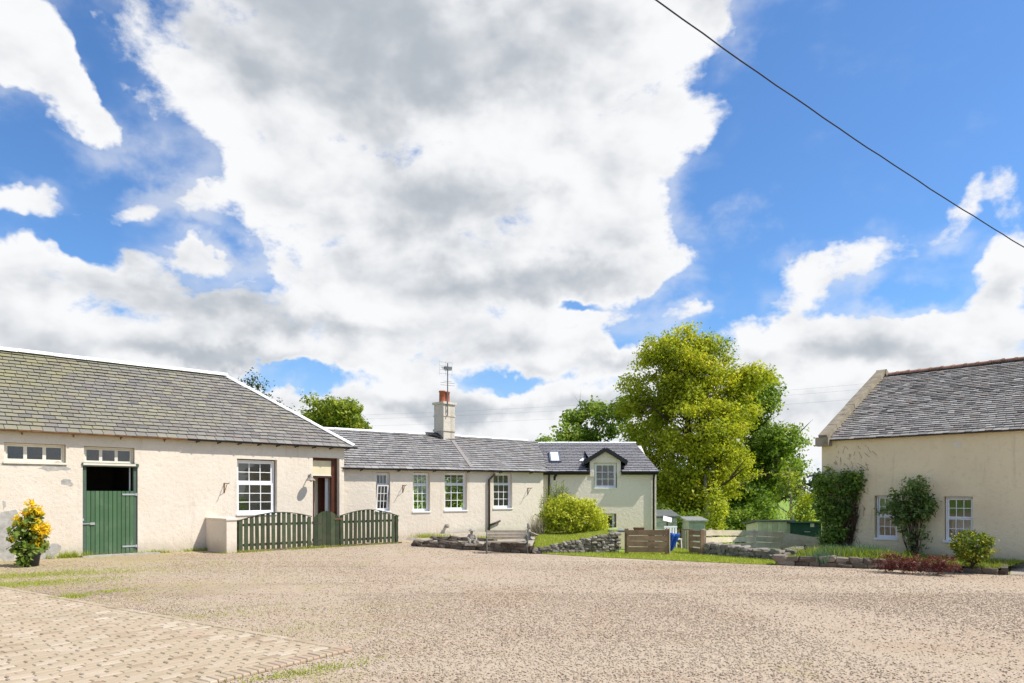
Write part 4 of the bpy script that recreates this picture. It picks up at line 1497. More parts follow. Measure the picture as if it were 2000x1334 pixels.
def pebbles(n, y0, y1, smin, smax, poly=None):
    Y = np.sqrt(rng.uniform(y0 ** 2, y1 ** 2, n))
    X = Y * rng.uniform(-0.77, 0.77, n)
    ok = ~in_setts(X, Y)
    bare = np.sin(0.9 * X + 0.55 * Y + 0.8 * np.sin(0.45 * Y)) + 0.6 * np.sin(0.5 * X - 0.35 * Y + 1.3) + 0.4 * np.sin(1.9 * X + 0.7 * Y)
    ok &= rng.uniform(0, 1, n) > np.clip((bare - 0.2) * 0.9, 0, 0.72)
    if poly is not None:
        ok &= in_poly(np.stack([X, Y], -1), poly)
        ok &= in_poly(np.stack([X, Y + 0.5], -1), poly)
    X, Y = X[ok], Y[ok]
    n = len(X)
    base_ = np.array([(1, 0, 0), (-1, 0, 0), (0, 1, 0), (0, -1, 0), (0, 0, 1), (0, 0, -1)], float)
    V = base_[None] * rng.uniform(0.65, 1.25, (n, 6, 1))
    V += rng.normal(0, 0.16, (n, 6, 3))
    s = np.exp(rng.uniform(math.log(smin), math.log(smax), n))
    V *= (s[:, None, None] * np.array([1.15, 0.9, 0.58]))
    th = rng.uniform(0, 2 * math.pi, n)
    c, si = np.cos(th)[:, None], np.sin(th)[:, None]
    x = V[:, :, 0] * c - V[:, :, 1] * si
    y = V[:, :, 0] * si + V[:, :, 1] * c
    z = V[:, :, 2] + (s * 0.30)[:, None]
    P = np.stack([x + X[:, None], y + Y[:, None], z], -1).reshape(-1, 3)
    fs = np.array([(0, 2, 4), (2, 1, 4), (1, 3, 4), (3, 0, 4), (2, 0, 5), (1, 2, 5), (3, 1, 5), (0, 3, 5)])[:, :]
    Fc = (fs[None] + (np.arange(n) * 6)[:, None, None]).reshape(-1, 3)
    tn = np.repeat(rng.uniform(0, 1, n), 8)
    return P, Fc, tn


P1_, F1_, t1_ = pebbles(85000, 5.2, 11.5, 0.0055, 0.015)
P2_, F2_, t2_ = pebbles(38000, 11.5, 17.0, 0.007, 0.016)
P3_, F3_, t3_ = pebbles(32000, 17.0, 24.5, 0.008, 0.017, yard)
P2_, F2_, t2_ = np.concatenate([P2_, P3_]), np.concatenate([F2_, F3_ + len(P2_)]), np.concatenate([t2_, t3_])
o = np_mesh('gravel', np.concatenate([P1_, P2_]), np.concatenate([F1_, F2_ + len(P1_)]), np.concatenate([t1_, t2_]), M['pebble'])
tag(o, kind='stuff')


# ------------------------------------------------------------------ leaves and grass
def leaf_cloud(cent, outw, per, spread, size, tintc, up=0.5, outb=0.7, rnd=0.9, aspect=0.62, tj=0.16, droop=0.0):
    """leaf sized rhombs scattered round clump centres"""
    n = len(cent)
    C_ = np.repeat(cent, per, 0)
    O_ = np.repeat(outw, per, 0)
    N = n * per
    P = C_ + rng.normal(0, spread, (N, 3)) * np.array([1, 1, 0.8])
    nrm = O_ * outb + np.array([0, 0, up]) + rng.normal(0, rnd, (N, 3))
    nrm /= np.linalg.norm(nrm, axis=1, keepdims=True) + 1e-9
    t = rng.normal(0, 1, (N, 3))
    t[:, 2] -= droop
    t -= nrm * (t * nrm).sum(1, keepdims=True)
    t /= np.linalg.norm(t, axis=1, keepdims=True) + 1e-9
    b_ = np.cross(nrm, t)
    s = (size * rng.uniform(0.6, 1.35, N))[:, None]
    bend = nrm * s * 0.14
    V = np.stack([P - t * s * 0.5, P + b_ * s * 0.5 * aspect + bend, P + t * s * 0.5, P - b_ * s * 0.5 * aspect + bend], 1).reshape(-1, 3)
    Fc = np.arange(N * 4).reshape(-1, 4)
    tn = np.clip(np.repeat(tintc, per) + rng.normal(0, tj, N), 0, 1)
    return V, Fc, tn


def lobes_cloud(lobes, dens, shell=0.45, tlo=0.25, thi=0.75, noise=0.12, floor=None):
    """clump centres through a set of ellipsoids (cx, cy, cz, rx, ry, rz)"""
    cs, os_, ts = [], [], []
    for L in lobes:
        c = np.array(L[:3])
        r = np.array(L[3:6])
        n = int(dens * (r[0] * r[1] * r[2]) ** (2 / 3) * (L[6] if len(L) > 6 else 1))
        d = rng.normal(0, 1, (n, 3))
        d /= np.linalg.norm(d, axis=1, keepdims=True)
        u = rng.uniform(0, 1, n) ** shell
        u *= 1 + rng.normal(0, noise, n)
        P = c + d * r * u[:, None]
        lm_ = rng.normal(0, 0.13)
        t = np.clip(tlo + (thi - tlo) * rng.uniform(0, 1, n) + lm_, 0, 1)
        cs.append(P)
        os_.append(d)
        ts.append(t)
    C_, O_, T_ = np.concatenate(cs), np.concatenate(os_), np.concatenate(ts)
    if floor is not None:
        k = C_[:, 2] > floor
        C_, O_, T_ = C_[k], O_[k], T_[k]
    return C_, O_, T_


def boughs(env, n, r, seed, flat=0.55):
    """break an outline of big lobes into many separate boughs with gaps between them"""
    g = np.random.default_rng(seed)
    wts = np.array([L[3] * L[4] * L[5] * (L[6] if len(L) > 6 else 1) for L in env]) ** 0.8
    wts /= wts.sum()
    out = []
    for i in g.choice(len(env), n, p=wts):
        L = list(env[i])
        L[3], L[5] = max(L[3] - r * 0.42, 0.2), max(L[5] - r * 0.30, 0.2)
        d = g.normal(0, 1, 3)
        d /= np.linalg.norm(d)
        u = g.uniform(0.25, 1.0) ** 0.5
        c = np.array(L[:3]) + d * np.array(L[3:6]) * u * 0.92
        k = r * g.uniform(0.55, 1.35)
        out.append((c[0], c[1], c[2], k * g.uniform(0.8, 1.3), k * g.uniform(0.8, 1.3), k * flat * g.uniform(0.7, 1.4), g.uniform(0.6, 1.25)))
    return out


def limbs(mb, base_, top, r0, spread, n, seed, hmin=0.3):
    rr = random.Random(seed)
    base_, top = Vector(base_), Vector(top)
    pts = []
    for k in range(7):
        t = k / 6
        p = base_.lerp(top, t)
        if 0 < k < 6:
            p += Vector((rr.uniform(-1, 1), rr.uniform(-1, 1), 0)) * r0 * 0.5
        pts.append(p)
    mb.tube(pts, [r0 * (1.35 if k == 0 else 1 - 0.85 * k / 6) for k in range(7)], 8, rr.random())
    for i in range(n):
        t = hmin + (0.95 - hmin) * i / max(1, n - 1)
        k = t * 6
        p = pts[int(k)].lerp(pts[min(6, int(k) + 1)], k - int(k))
        ang = i * 2.4 + rr.uniform(-0.5, 0.5)
        ln = spread * (1.15 - 0.6 * t) * rr.uniform(0.7, 1.1)
        d = Vector((math.cos(ang), math.sin(ang), rr.uniform(0.35, 0.9)))
        q = [p + d * ln * s + Vector((0, 0, ln * 0.12 * s * s)) for s in (0, 0.35, 0.7, 1.0)]
        rb = r0 * (1 - 0.85 * t) * 0.55
        mb.tube(q, [rb, rb * 0.7, rb * 0.4, rb * 0.12], 5, rr.random(), False)
        for s_ in (0.45, 0.75):
            p2 = q[0].lerp(q[3], s_)
            d2 = Vector((d.x + rr.uniform(-0.9, 0.9), d.y + rr.uniform(-0.9, 0.9), d.z + rr.uniform(-0.2, 0.5))).normalized()
            mb.tube([p2, p2 + d2 * ln * 0.25, p2 + d2 * ln * 0.5], [rb * 0.4, rb * 0.22, rb * 0.05], 4, rr.random(), False)


def plant(name, label, cat, base_, lobes, m, stem_m, dens, per, spread, size, stemfn=None, group=None, crown='crown', trunk='trunk', **kw):
    """lobes in metres from the base"""
    t = thing(name, label, cat, base_, 0, group)
    lk = {k: kw.pop(k) for k in ('shell', 'tlo', 'thi', 'noise', 'floor') if k in kw}
    c_, o_, t_ = lobes_cloud(lobes, dens, **lk)
    V, Fc, tn = leaf_cloud(c_, o_, per, spread, size, t_, **kw)
    np_mesh(crown, V, Fc, tn, m, t)
    if stemfn:
        b = MB()
        stemfn(b)
        b.build(trunk, stem_m, t)
    return t


G0 = -1.15
# --- big yellow green beech
Yb = 37.0
def bx(px, y):
    return (px - 1000) / F * y
def bz(py, y):
    return CH + (HZ - py) / F * y
ox = bx(1345, Yb)
LB_ = []
for (px, py, rx, ry, wgt) in [(1340, 720, 70, 66, 1), (1290, 770, 62, 60, 1), (1400, 760, 66, 70, 1), (1335, 830, 110, 90, 1), (1430, 850, 56, 90, 1),
                              (1262, 850, 42, 66, 0.9), (1310, 920, 90, 70, 0.8), (1400, 930, 80, 70, 0.8), (1350, 985, 70, 40, 0.7), (1240, 785, 24, 30, 0.7),
                              (1300, 690, 36, 34, 0.8), (1382, 692, 40, 36, 0.8), (1440, 775, 34, 50, 0.9), (1290, 985, 30, 35, 0.5), (1335, 655, 30, 16, 1.0), (1235, 745, 16, 14, 1.2), (1268, 700, 14, 16, 1.2), (1415, 700, 18, 14, 1.2), (1463, 735, 14, 20, 1.2), (1318, 660, 16, 14, 1.2), (1372, 662, 18, 14, 1.2), (1475, 800, 16, 30, 1.1)]:
    s = Yb / F
    LB_.append((bx(px, Yb) - ox, rng.uniform(-1.0, 1.0), bz(py, Yb) - G0, rx * s, max(rx, 60) * s * 0.95, ry * s, wgt))
plant('beech_tree', 'tall yellow green tree, the largest, rising behind the dormer cottage', 'tree', (ox, Yb, G0), boughs(LB_, 345, 0.72, 1), M['leaf_beech'], M['bark'], 50, 15, 0.17, 0.155,
      lambda b: limbs(b, (0, 0, -0.1), (0.2, 0, 9.8), 0.34, 3.6, 22, 3, 0.14), tlo=0.15, thi=0.72, shell=0.42, rnd=0.75)
t = thing('dead_trunk', 'pale bare broken trunk standing before the tallest tree', 'trunk', (bx(1379, 35.5), 35.5, G0))
MB().tube([(0.1, 0, -0.1), (0.06, 0, 1.2), (0, 0, 2.3), (-0.06, 0, bz(926, 35.5) - G0)], [0.22, 0.19, 0.15, 0.05], 9, 0.8).build('trunk', M['palebark'], t, True)
MB().tube([(0.05, 0, 1.3), (0.5, -0.1, 2.0), (0.95, 0, 2.5)], [0.10, 0.07, 0.03], 7, 0.6).build('limb', M['palebark'], t, True)
# --- darker sycamore behind it on the right
Ys = 42.5
ox2 = bx(1470, Ys)
LS = []
for (px, py, rx, ry, wgt) in [(1470, 790, 50, 56, 1), (1500, 850, 44, 60, 1), (1470, 900, 70, 70, 1), (1520, 900, 38, 36, 0.9), (1440, 960, 80, 60, 0.9), (1490, 975, 46, 50, 0.8), (1480, 755, 24, 30, 0.8), (1545, 865, 16, 22, 0.8), (1510, 940, 34, 36, 0.8)]:
    s = Ys / F
    LS.append((bx(px, Ys) - ox2, rng.uniform(-0.8, 0.8), bz(py, Ys) - G0, rx * s, max(rx, 50) * s, ry * s, wgt))
plant('sycamore_tree', 'dark green broadleaf tree tucked behind the right side of the tallest tree', 'tree', (ox2, Ys, G0), boughs(LS, 110, 0.85, 2), M['leaf_sycamore'], M['bark'], 44, 14, 0.19, 0.21,
      lambda b: limbs(b, (0, 0, -0.1), (0.2, 0, 9.2), 0.28, 3.2, 16, 5, 0.18), tlo=0.2, thi=0.85, shell=0.4, rnd=0.75)
# --- the open sycamore above the dormer roof
Yt = 41.0
ox3 = bx(1160, Yt)
LT = []
for (px, py, rx, ry, wgt) in [(1130, 830, 38, 40, 0.9), (1165, 800, 34, 24, 1), (1115, 855, 28, 22, 0.9), (1205, 830, 26, 42, 0.55), (1150, 860, 40, 26, 0.7), (1215, 800, 14, 40, 0.5), (1175, 845, 36, 30, 0.5)]:
    s = Yt / F
    LT.append((bx(px, Yt) - ox3, rng.uniform(-0.5, 0.5), bz(py, Yt) - G0, rx * s, max(rx, 30) * s, ry * s, wgt))
plant('sycamore_tree', 'loose green tree with gaps showing above the skylight roof', 'tree', (ox3, Yt, G0), boughs(LT, 62, 0.55, 3), M['leaf_sycamore'], M['bark'], 46, 13, 0.17, 0.20,
      lambda b: limbs(b, (0, 0, -0.1), (0.1, 0, 7.6), 0.2, 2.6, 14, 8, 0.4), tlo=0.2, thi=0.85, shell=0.4, rnd=0.75)
# --- round tree behind the stable roof
Ym = 42.0
ox4 = bx(648, Ym)
LM = []
for (px, py, rx, ry, wgt) in [(650, 795, 48, 28, 1), (690, 815, 34, 30, 1), (625, 820, 38, 26, 0.9), (660, 840, 62, 26, 0.9), (705, 838, 26, 20, 0.8), (615, 845, 20, 22, 0.7)]:
    s = Ym / F
    LM.append((bx(px - 2, Ym) - ox4 - 0.1, rng.uniform(-0.5, 0.5), bz(py, Ym) - G0, rx * s, max(rx, 40) * s, ry * s, wgt))
plant('maple_tree', 'bright green round topped tree peeping over the stable roof hip', 'tree', (ox4, Ym, G0), boughs(LM, 115, 0.50, 4), M['leaf_maple'], M['bark'], 60, 14, 0.15, 0.19,
      lambda b: limbs(b, (0, 0, -0.1), (0.1, 0, 7.4), 0.2, 2.2, 12, 9, 0.4), tlo=0.2, thi=0.85, shell=0.4, rnd=0.7)
# --- airy birch
Yw = 46.0
ox5 = bx(508, Yw)
LW = []
for (px, py, rx, ry, wgt) in [(500, 748, 20, 22, 0.5), (520, 765, 18, 16, 0.5), (490, 745, 14, 18, 0.4), (515, 790, 34, 24, 0.4), (545, 800, 26, 22, 0.35)]:
    s = Yw / F
    LW.append((bx(px, Yw) - ox5, rng.uniform(-0.4, 0.4), bz(py, Yw) - G0, rx * s, max(rx, 20) * s, ry * s, wgt))
plant('birch_tree', 'wispy thin birch showing just above the stable roof slope', 'tree', (ox5, Yw, G0), LW, M['leaf_far'], M['palebark'], 60, 10, 0.2, 0.17,
      lambda b: limbs(b, (0, 0, -0.1), (-0.2, 0, 9.0), 0.1, 1.6, 14, 12, 0.5), tlo=0.3, thi=0.9)
# --- far tree tops over the low ridge
Yf = 70.0
plant('distant_tree', 'small dark tree top just clearing the low cottage ridge', 'tree', (bx(1075, Yf), Yf, -0.6), [(-0.4, 0, 7.3, 1.2, 1.2, 0.7), (0.7, 0, 7.0, 1.0, 1.0, 0.5), (0, 0, 5.2, 2.2, 2, 1.8)], M['leaf_sycamore'], M['bark'], 40, 12, 0.25, 0.28,
      lambda b: limbs(b, (0, 0, -0.1), (0, 0, 7), 0.16, 1.6, 8, 14, 0.5))
# --- golden conifer, birch and shrubs at the bottom of the garden
Yg = 33.0
plant('golden_conifer', 'yellow green upright conifer at the foot of the tallest tree', 'shrub', (bx(1398, Yg), Yg, G0), [(0, 0, 1.3, 0.55, 0.55, 1.3), (0.1, 0, 2.2, 0.42, 0.42, 0.8), (-0.05, 0, 2.8, 0.22, 0.22, 0.5)], M['leaf_gold'], M['bark'], 200, 12, 0.12, 0.13,
      lambda b: limbs(b, (0, 0, -0.05), (0, 0, 2.8), 0.07, 0.4, 6, 15), droop=0.6)
Yh = 33.5
plant('birch_tree', 'slim pale trunked tree behind the low green sheds', 'tree', (bx(1546, Yh), Yh, G0), [(0, 0, 3.4, 0.6, 0.6, 0.6, 0.7), (-0.4, 0, 2.9, 0.5, 0.5, 0.4, 0.6), (0.3, 0, 2.6, 0.5, 0.5, 0.5, 0.6), (-0.3, 0, 3.9, 0.5, 0.5, 0.4, 0.5)], M['leaf_maple'], M['palebark'], 90, 12, 0.16, 0.16,
      lambda b: limbs(b, (0, 0, -0.1), (-0.1, 0, 4.0), 0.13, 0.8, 9, 17, 0.4))
plant('shrub', 'yellow leaved shrub beside the ivy at the house corner', 'shrub', (bx(1578, 30), 30, G0), [(0.0, 0, 1.4, 0.55, 0.6, 1.1), (0.1, 0, 2.4, 0.5, 0.5, 0.6), (-0.35, 0.2, 1.8, 0.4, 0.4, 0.6)], M['leaf_gold'], M['stem'], 110, 12, 0.15, 0.14,
      lambda b: limbs(b, (0, 0, -0.05), (0, 0, 2.5), 0.05, 0.7, 9, 18, 0.2), tlo=0.1, thi=0.6, trunk='stems')
plant('shrub', 'twiggy half bare brown shrub behind the dark green shed', 'shrub', (bx(1560, 31), 31, G0), [(0.0, 0, 1.3, 0.6, 0.5, 0.9, 0.35)], M['leaf_maple'], M['stem'], 60, 10, 0.15, 0.12,
      lambda b: [limbs(b, (dx_, 0, -0.05), (dx_ * 2, 0, 2.0), 0.03, 0.6, 10, 19 + k, 0.1) for k, dx_ in enumerate((-0.3, 0.0, 0.3))], trunk='stems')
plant('shrub', 'dark leafy undergrowth shrub between the two grey green sheds', 'shrub', (bx(1330, 34.5), 34.5, G0), [(0, 0, 1.0, 1.4, 0.8, 1.1), (-0.8, 0, 1.5, 0.8, 0.7, 0.8), (0.9, 0, 1.2, 0.9, 0.7, 0.8)], M['leaf_sycamore'], M['stem'], 90, 12, 0.18, 0.18,
      lambda b: limbs(b, (0, 0, -0.05), (0, 0, 1.6), 0.06, 0.9, 8, 22, 0.1), trunk='stems')
plant('shrub', 'broad dark leaved shrub under the sycamore behind the fence', 'shrub', (bx(1450, 38), 38, G0), [(0, 0, 1.0, 1.5, 0.9, 1.2), (-1.2, 0, 1.1, 1.0, 0.8, 0.9), (1.2, 0.2, 1.5, 0.9, 0.8, 1.2)], M['leaf_sycamore'], M['stem'], 80, 12, 0.18, 0.2,
      lambda b: limbs(b, (0, 0, -0.05), (0, 0, 1.8), 0.06, 1.0, 8, 24, 0.1), trunk='stems')
# hedge behind the cottage, seen through its windows
plant('garden_hedge', 'clipped green hedge seen through the cottage windows', 'hedge', (-0.5, 36.5, -0.8), [(x_, 0, 1.95, 1.4, 0.8, 1.95) for x_ in np.linspace(-6, 5, 9)], M['leaf_sycamore'], M['stem'], 45, 12, 0.2, 0.26,
      lambda b: [limbs(b, (x_, 0, 0), (x_, 0, 2.6), 0.05, 0.8, 6, 30 + k, 0.1) for k, x_ in enumerate(np.linspace(-6, 5, 9))], crown='foliage', trunk='stems')

# --- far woodland
cs = []
for i in range(900):
    x = rng.uniform(-260, 330)
    y = rng.uniform(225, 270)
    h = rng.uniform(5.0, 9.5)
    k = 9
    zz = np.linspace(0.1, 1, k)
    rad = (1 - zz) * rng.uniform(1.2, 2.4) + 0.15
    ang = rng.uniform(0, 6.28, k)
    cs.append(np.stack([x + np.cos(ang) * rad, y + np.sin(ang) * rad, 0.2 + zz * h], -1))
cs = np.concatenate(cs)
V, Fc, tn = leaf_cloud(cs, np.tile([0, -0.5, 0.4], (len(cs), 1)), 7, 0.8, 1.5, rng.uniform(0.1, 0.7, len(cs)))
tag(np_mesh('woodland', V, Fc, tn, M['leaf_far']), 'dark line of conifers far across the fields', 'woodland', kind='stuff')


# ------------------------------------------------------------------ golden bush and neighbours on the bank
plant('golden_bush', 'large rounded golden green bush on the lawn bank before the dormer cottage', 'bush', (bx(1118, 23.2), 23.2, 0.28),
      [(0.0, 0, 0.62, 0.85, 0.7, 0.62), (-0.5, 0, 0.75, 0.5, 0.5, 0.55), (0.45, -0.1, 0.60, 0.6, 0.55, 0.55), (0.85, 0.05, 0.38, 0.36, 0.4, 0.38), (0.05, 0.1, 0.95, 0.6, 0.5, 0.32), (-0.75, 0.05, 0.45, 0.35, 0.4, 0.42)],
      M['leaf_gold'], M['stem'], 560, 13, 0.065, 0.078, lambda b: [limbs(b, (d_, 0, -0.05), (d_ * 2.2, 0.1, 1.0), 0.025, 0.5, 8, 40 + k, 0.15) for k, d_ in enumerate((-0.25, 0, 0.25))],
      trunk='stems', crown='foliage', tlo=0.1, thi=0.85, shell=0.28, noise=0.07)
c_, o_ = [], []
rr = random.Random(5)
t = thing('feathery_shrub', 'pale feathery shrub against the wall left of the golden bush', 'shrub', (bx(1086, 24.6), 24.6, 0.3))
b = MB()
cc = []
for i in range(70):
    a = rr.uniform(-0.35, 0.35)
    x, y, z = rr.uniform(-0.25, 0.25), rr.uniform(-0.2, 0.2), 0
    L = rr.uniform(1.2, 2.0) * (1 - abs(a))
    pts = [(x + a * s * L, y + rr.uniform(-.02, .02), z + s * L) for s in (0, 0.33, 0.66, 1.0)]
    b.tube(pts, [0.008, 0.006, 0.005, 0.003], 4, rr.random(), False)
    for s in np.linspace(0.3, 1, 12):
        cc.append((x + a * s * L, y, z + s * L))
b.build('stems', M['stem'], t)
cc = np.array(cc)
V, Fc, tn = leaf_cloud(cc, np.tile([0, -0.3, 0.3], (len(cc), 1)), 7, 0.05, 0.075, rng.uniform(0.2, 0.7, len(cc)), aspect=0.25)
np_mesh('foliage', V, Fc, tn, M['leaf_maple'], t)
t = thing('dry_grass_clump', 'dry straw coloured grass clump at the left foot of the golden bush', 'plant', (bx(1050, 22.9), 22.9, 0.24))
b = MB()
for i in range(160):
    a = rr.uniform(0, 6.28)
    L = rr.uniform(0.35, 0.75)
    sp = rr.uniform(0.05, 0.4)
    x, y = rr.uniform(-0.22, 0.22), rr.uniform(-0.15, 0.15)
    pts = [(x + math.cos(a) * sp * s * s * L, y + math.sin(a) * sp * s * s * L, s * L) for s in (0, 0.5, 1.0)]
    b.tube(pts, [0.006, 0.005, 0.002], 3, rr.random(), False)
b.build('stems', M['straw'], t)

# ------------------------------------------------------------------ rocks
ROCKS = []


def rock_mesh(i, m):
    rr = random.Random(100 + i)
    import bmesh
    bm = bmesh.new()
    bmesh.ops.create_cube(bm, size=1.0)
    bmesh.ops.subdivide_edges(bm, edges=bm.edges[:], cuts=1, use_grid_fill=True)
    for v in bm.verts:
        v.co = v.co.lerp(v.co.normalized() * 0.56, 0.38)
        v.co += Vector((rr.uniform(-1, 1), rr.uniform(-1, 1), rr.uniform(-1, 1))) * 0.075
    me = bpy.data.meshes.new('stone')
    bm.to_mesh(me)
    bm.free()
    me.materials.append(m)
    return me


ROCK_S = [rock_mesh(i, M['stone']) for i in range(8)]
ROCK_G = [rock_mesh(i + 20, M['greystone']) for i in range(8)]


def stone_run(parent, p, q, h0, h1, th, rocks, sl=0.24, sh=0.13, seed=1, zb=0.0):
    """courses of loose stones from p to q, each stone a part; coordinates are the parent's"""
    rr = random.Random(seed)
    p, q = Vector(p), Vector(q)
    L = (q - p).length
    d = (q - p).normalized()
    side = Vector((-d.y, d.x, 0))
    x = 0.0
    core = MB().add([p + side * th * s + Vector((0, 0, z_)) for s in (-0.36, 0.36) for z_ in (zb - 0.05, h0 * 0.82)] + [q + side * th * s + Vector((0, 0, z_)) for s in (-0.36, 0.36) for z_ in (zb - 0.05, h1 * 0.82)],
                    [(0, 1, 5, 4), (2, 6, 7, 3), (1, 3, 7, 5), (0, 4, 6, 2), (0, 2, 3, 1), (4, 5, 7, 6)])
    core.build('rubble_core', M['soil'], parent)
    zc = zb
    row = 0
    while zc < max(h0, h1) - 0.03:
        x = rr.uniform(-0.1, 0.0)
        while x < L:
            ln = sl * rr.uniform(0.55, 1.35)
            hh = sh * rr.uniform(0.8, 1.25)
            xm = x + ln / 2
            ht = h0 + (h1 - h0) * min(1, max(0, xm / L))
            if zc + hh * 0.45 < ht + 0.02 and 0 < xm < L:
                o = bpy.data.objects.new('stone', rr.choice(rocks))
                COL.objects.link(o)
                o.parent = parent
                c = p + d * xm + side * rr.uniform(-0.02, 0.02)
                o.location = (c.x, c.y, min(zc + hh / 2, ht - hh * 0.2))
                o.rotation_euler = (rr.uniform(-0.12, 0.12), rr.uniform(-0.12, 0.12), math.atan2(d.y, d.x) + rr.uniform(-0.12, 0.12) + (math.pi if rr.random() < 0.5 else 0))
                o.scale = (ln * 1.06, th * rr.uniform(0.9, 1.1), hh * 1.12)
            x += ln
        zc += sh * 0.92
        row += 1


# ---- low garden wall by the stable
gw = thing('garden_wall', 'short low cream wall sticking out from the stable at the fence end', 'wall', (A.o[0], A.o[1], 0), A.rz)
wx0 = A.x(402)
wx1 = wx0 + 0.28
MB().box(wx0, wx1, -1.50, -0.002, -0.05, 0.90).build('wall_body', M['cream'], gw)
MB().add([(wx0 - 0.02, -1.53, 0.901), (wx1 + 0.02, -1.53, 0.901), (wx1 + 0.02, -0.002, 0.901), (wx0 - 0.02, -0.002, 0.901),
          (wx0 - 0.02, -1.53, 0.945), (wx1 + 0.02, -1.53, 0.945), (wx1 + 0.02, -0.002, 0.945), (wx0 - 0.02, -0.002, 0.945),
          (wx0 + 0.08, -1.45, 0.985), (wx1 - 0.08, -1.45, 0.985), (wx1 - 0.08, -0.002, 0.985), (wx0 + 0.08, -0.002, 0.985)],
         [(3, 2, 1, 0), (0, 1, 5, 4), (1, 2, 6, 5), (3, 0, 4, 7), (4, 5, 9, 8), (5, 6, 10, 9), (7, 4, 8, 11), (8, 9, 10, 11), (2, 3, 7, 11, 10, 6)]).build('coping', M['cream'], gw)

# ---- picket fence and gate
f0 = A.w(wx1 + 0.06, -1.42, 0)
f1 = Vector((-3.72, 23.25, 0))
fd = (f1 - f0).normalized()
FR = Frame((f0.x, f0.y), (fd.x, fd.y))
fence = thing('picket_fence', 'green picket fence with two arched bays in front of the cottage', 'fence', (f0.x, f0.y, 0), FR.rz)
LF = (f1 - f0).length
s1, s2 = FR.x(612), FR.x(661)


def archtop(s, a, b_, lo, lo2, hi):
    t = (s - a) / (b_ - a)
    return lo + (lo2 - lo) * t + (hi - (lo + lo2) / 2) * math.sin(math.pi * t)


rr = random.Random(2)
for (a, b_, lo, lo2, hi) in ((0.0, s1 - 0.05, 0.86, 0.94, 1.08), (s2 + 0.05, LF, 0.93, 0.88, 1.11)):
    n = int((b_ - a) / 0.152)
    st = (b_ - a) / n
    for i in range(n):
        s = a + st * (i + 0.5)
        wd = 0.106 + rr.uniform(-0.006, 0.006)
        z1a = archtop(s - wd / 2, a, b_, lo, lo2, hi)
        z1b = archtop(s + wd / 2, a, b_, lo, lo2, hi)
        bb = MB().add([(s - wd / 2, 0, 0.05), (s + wd / 2, 0, 0.05), (s + wd / 2, 0, z1b), (s - wd / 2, 0, z1a),
                       (s - wd / 2, 0.02, 0.05), (s + wd / 2, 0.02, 0.05), (s + wd / 2, 0.02, z1b), (s - wd / 2, 0.02, z1a)],
                      [(0, 1, 2, 3), (7, 6, 5, 4), (3, 2, 6, 7), (1, 5, 6, 2), (0, 3, 7, 4), (0, 4, 5, 1)], rr.random())
        o = bb.build('picket', M['greenfence'], fence)
        o.rotation_euler = (rr.gauss(0, 0.008), rr.gauss(0, 0.004), 0)
    for zz in (0.16, 0.72):
        MB().box(a, b_, 0.021, 0.06, zz, zz + 0.07, 0.4).build('rail', M['greenfence'], fence)
    for s in (a + 0.04, b_ - 0.04):
        MB().box(s - 0.04, s + 0.04, 0.062, 0.14, -0.05, 0.90, 0.35).build('post', M['greenfence'], fence)
    # curved capping strip
    K = 10
    pts = [(a + (b_ - a) * k / K, 0.01, archtop(a + (b_ - a) * k / K, a, b_, lo, lo2, hi) + 0.012) for k in range(K + 1)]
    bb = MB()
    for k in range(K):
        bb.beam(pts[k], pts[k + 1], 0.05, 0.022, 0.6)
    bb.build('top_rail', M['greenfence'], fence)
MB().box(s2 + 0.05, LF + 0.1, -0.04, 0.12, 0.0, 0.042, 0.7).build('gravel_board', M['sleeper'], fence)
gate = thing('picket_gate', 'green close boarded garden gate with round top between fence bays', 'gate', (f0.x, f0.y, 0), FR.rz)
n = 6
st = (s2 - s1 + 0.04) / n
for i in range(n):
    s = s1 - 0.02 + st * (i + 0.5)
    za = archtop(s - st / 2, s1 - 0.02, s2 + 0.02, 0.90, 0.90, 1.11)
    zb_ = archtop(s + st / 2, s1 - 0.02, s2 + 0.02, 0.90, 0.90, 1.11)
    h = st / 2 - 0.004
    MB().add([(s - h, -0.03, 0.06), (s + h, -0.03, 0.06), (s + h, -0.03, zb_), (s - h, -0.03, za), (s - h, -0.008, 0.06), (s + h, -0.008, 0.06), (s + h, -0.008, zb_), (s - h, -0.008, za)],
             [(0, 1, 2, 3), (7, 6, 5, 4), (3, 2, 6, 7), (1, 5, 6, 2), (0, 3, 7, 4), (0, 4, 5, 1)], rr.random()).build('board', M['greenfence'], gate)
for zz in (0.2, 0.72):
    MB().box(s1 - 0.03, s2 + 0.03, -0.006, 0.018, zz, zz + 0.08, 0.4).build('ledge', M['greenfence'], gate)
MB().box(s1 - 0.0, s1 + 0.28, -0.038, -0.031, 0.72, 0.75).box(s1 - 0.0, s1 + 0.28, -0.038, -0.031, 0.22, 0.25).build('hinge', M['iron'], gate)
MB().box(s2 - 0.16, s2 + 0.1, -0.046, -0.031, 0.84, 0.87).build('latch', M['rust'], gate)

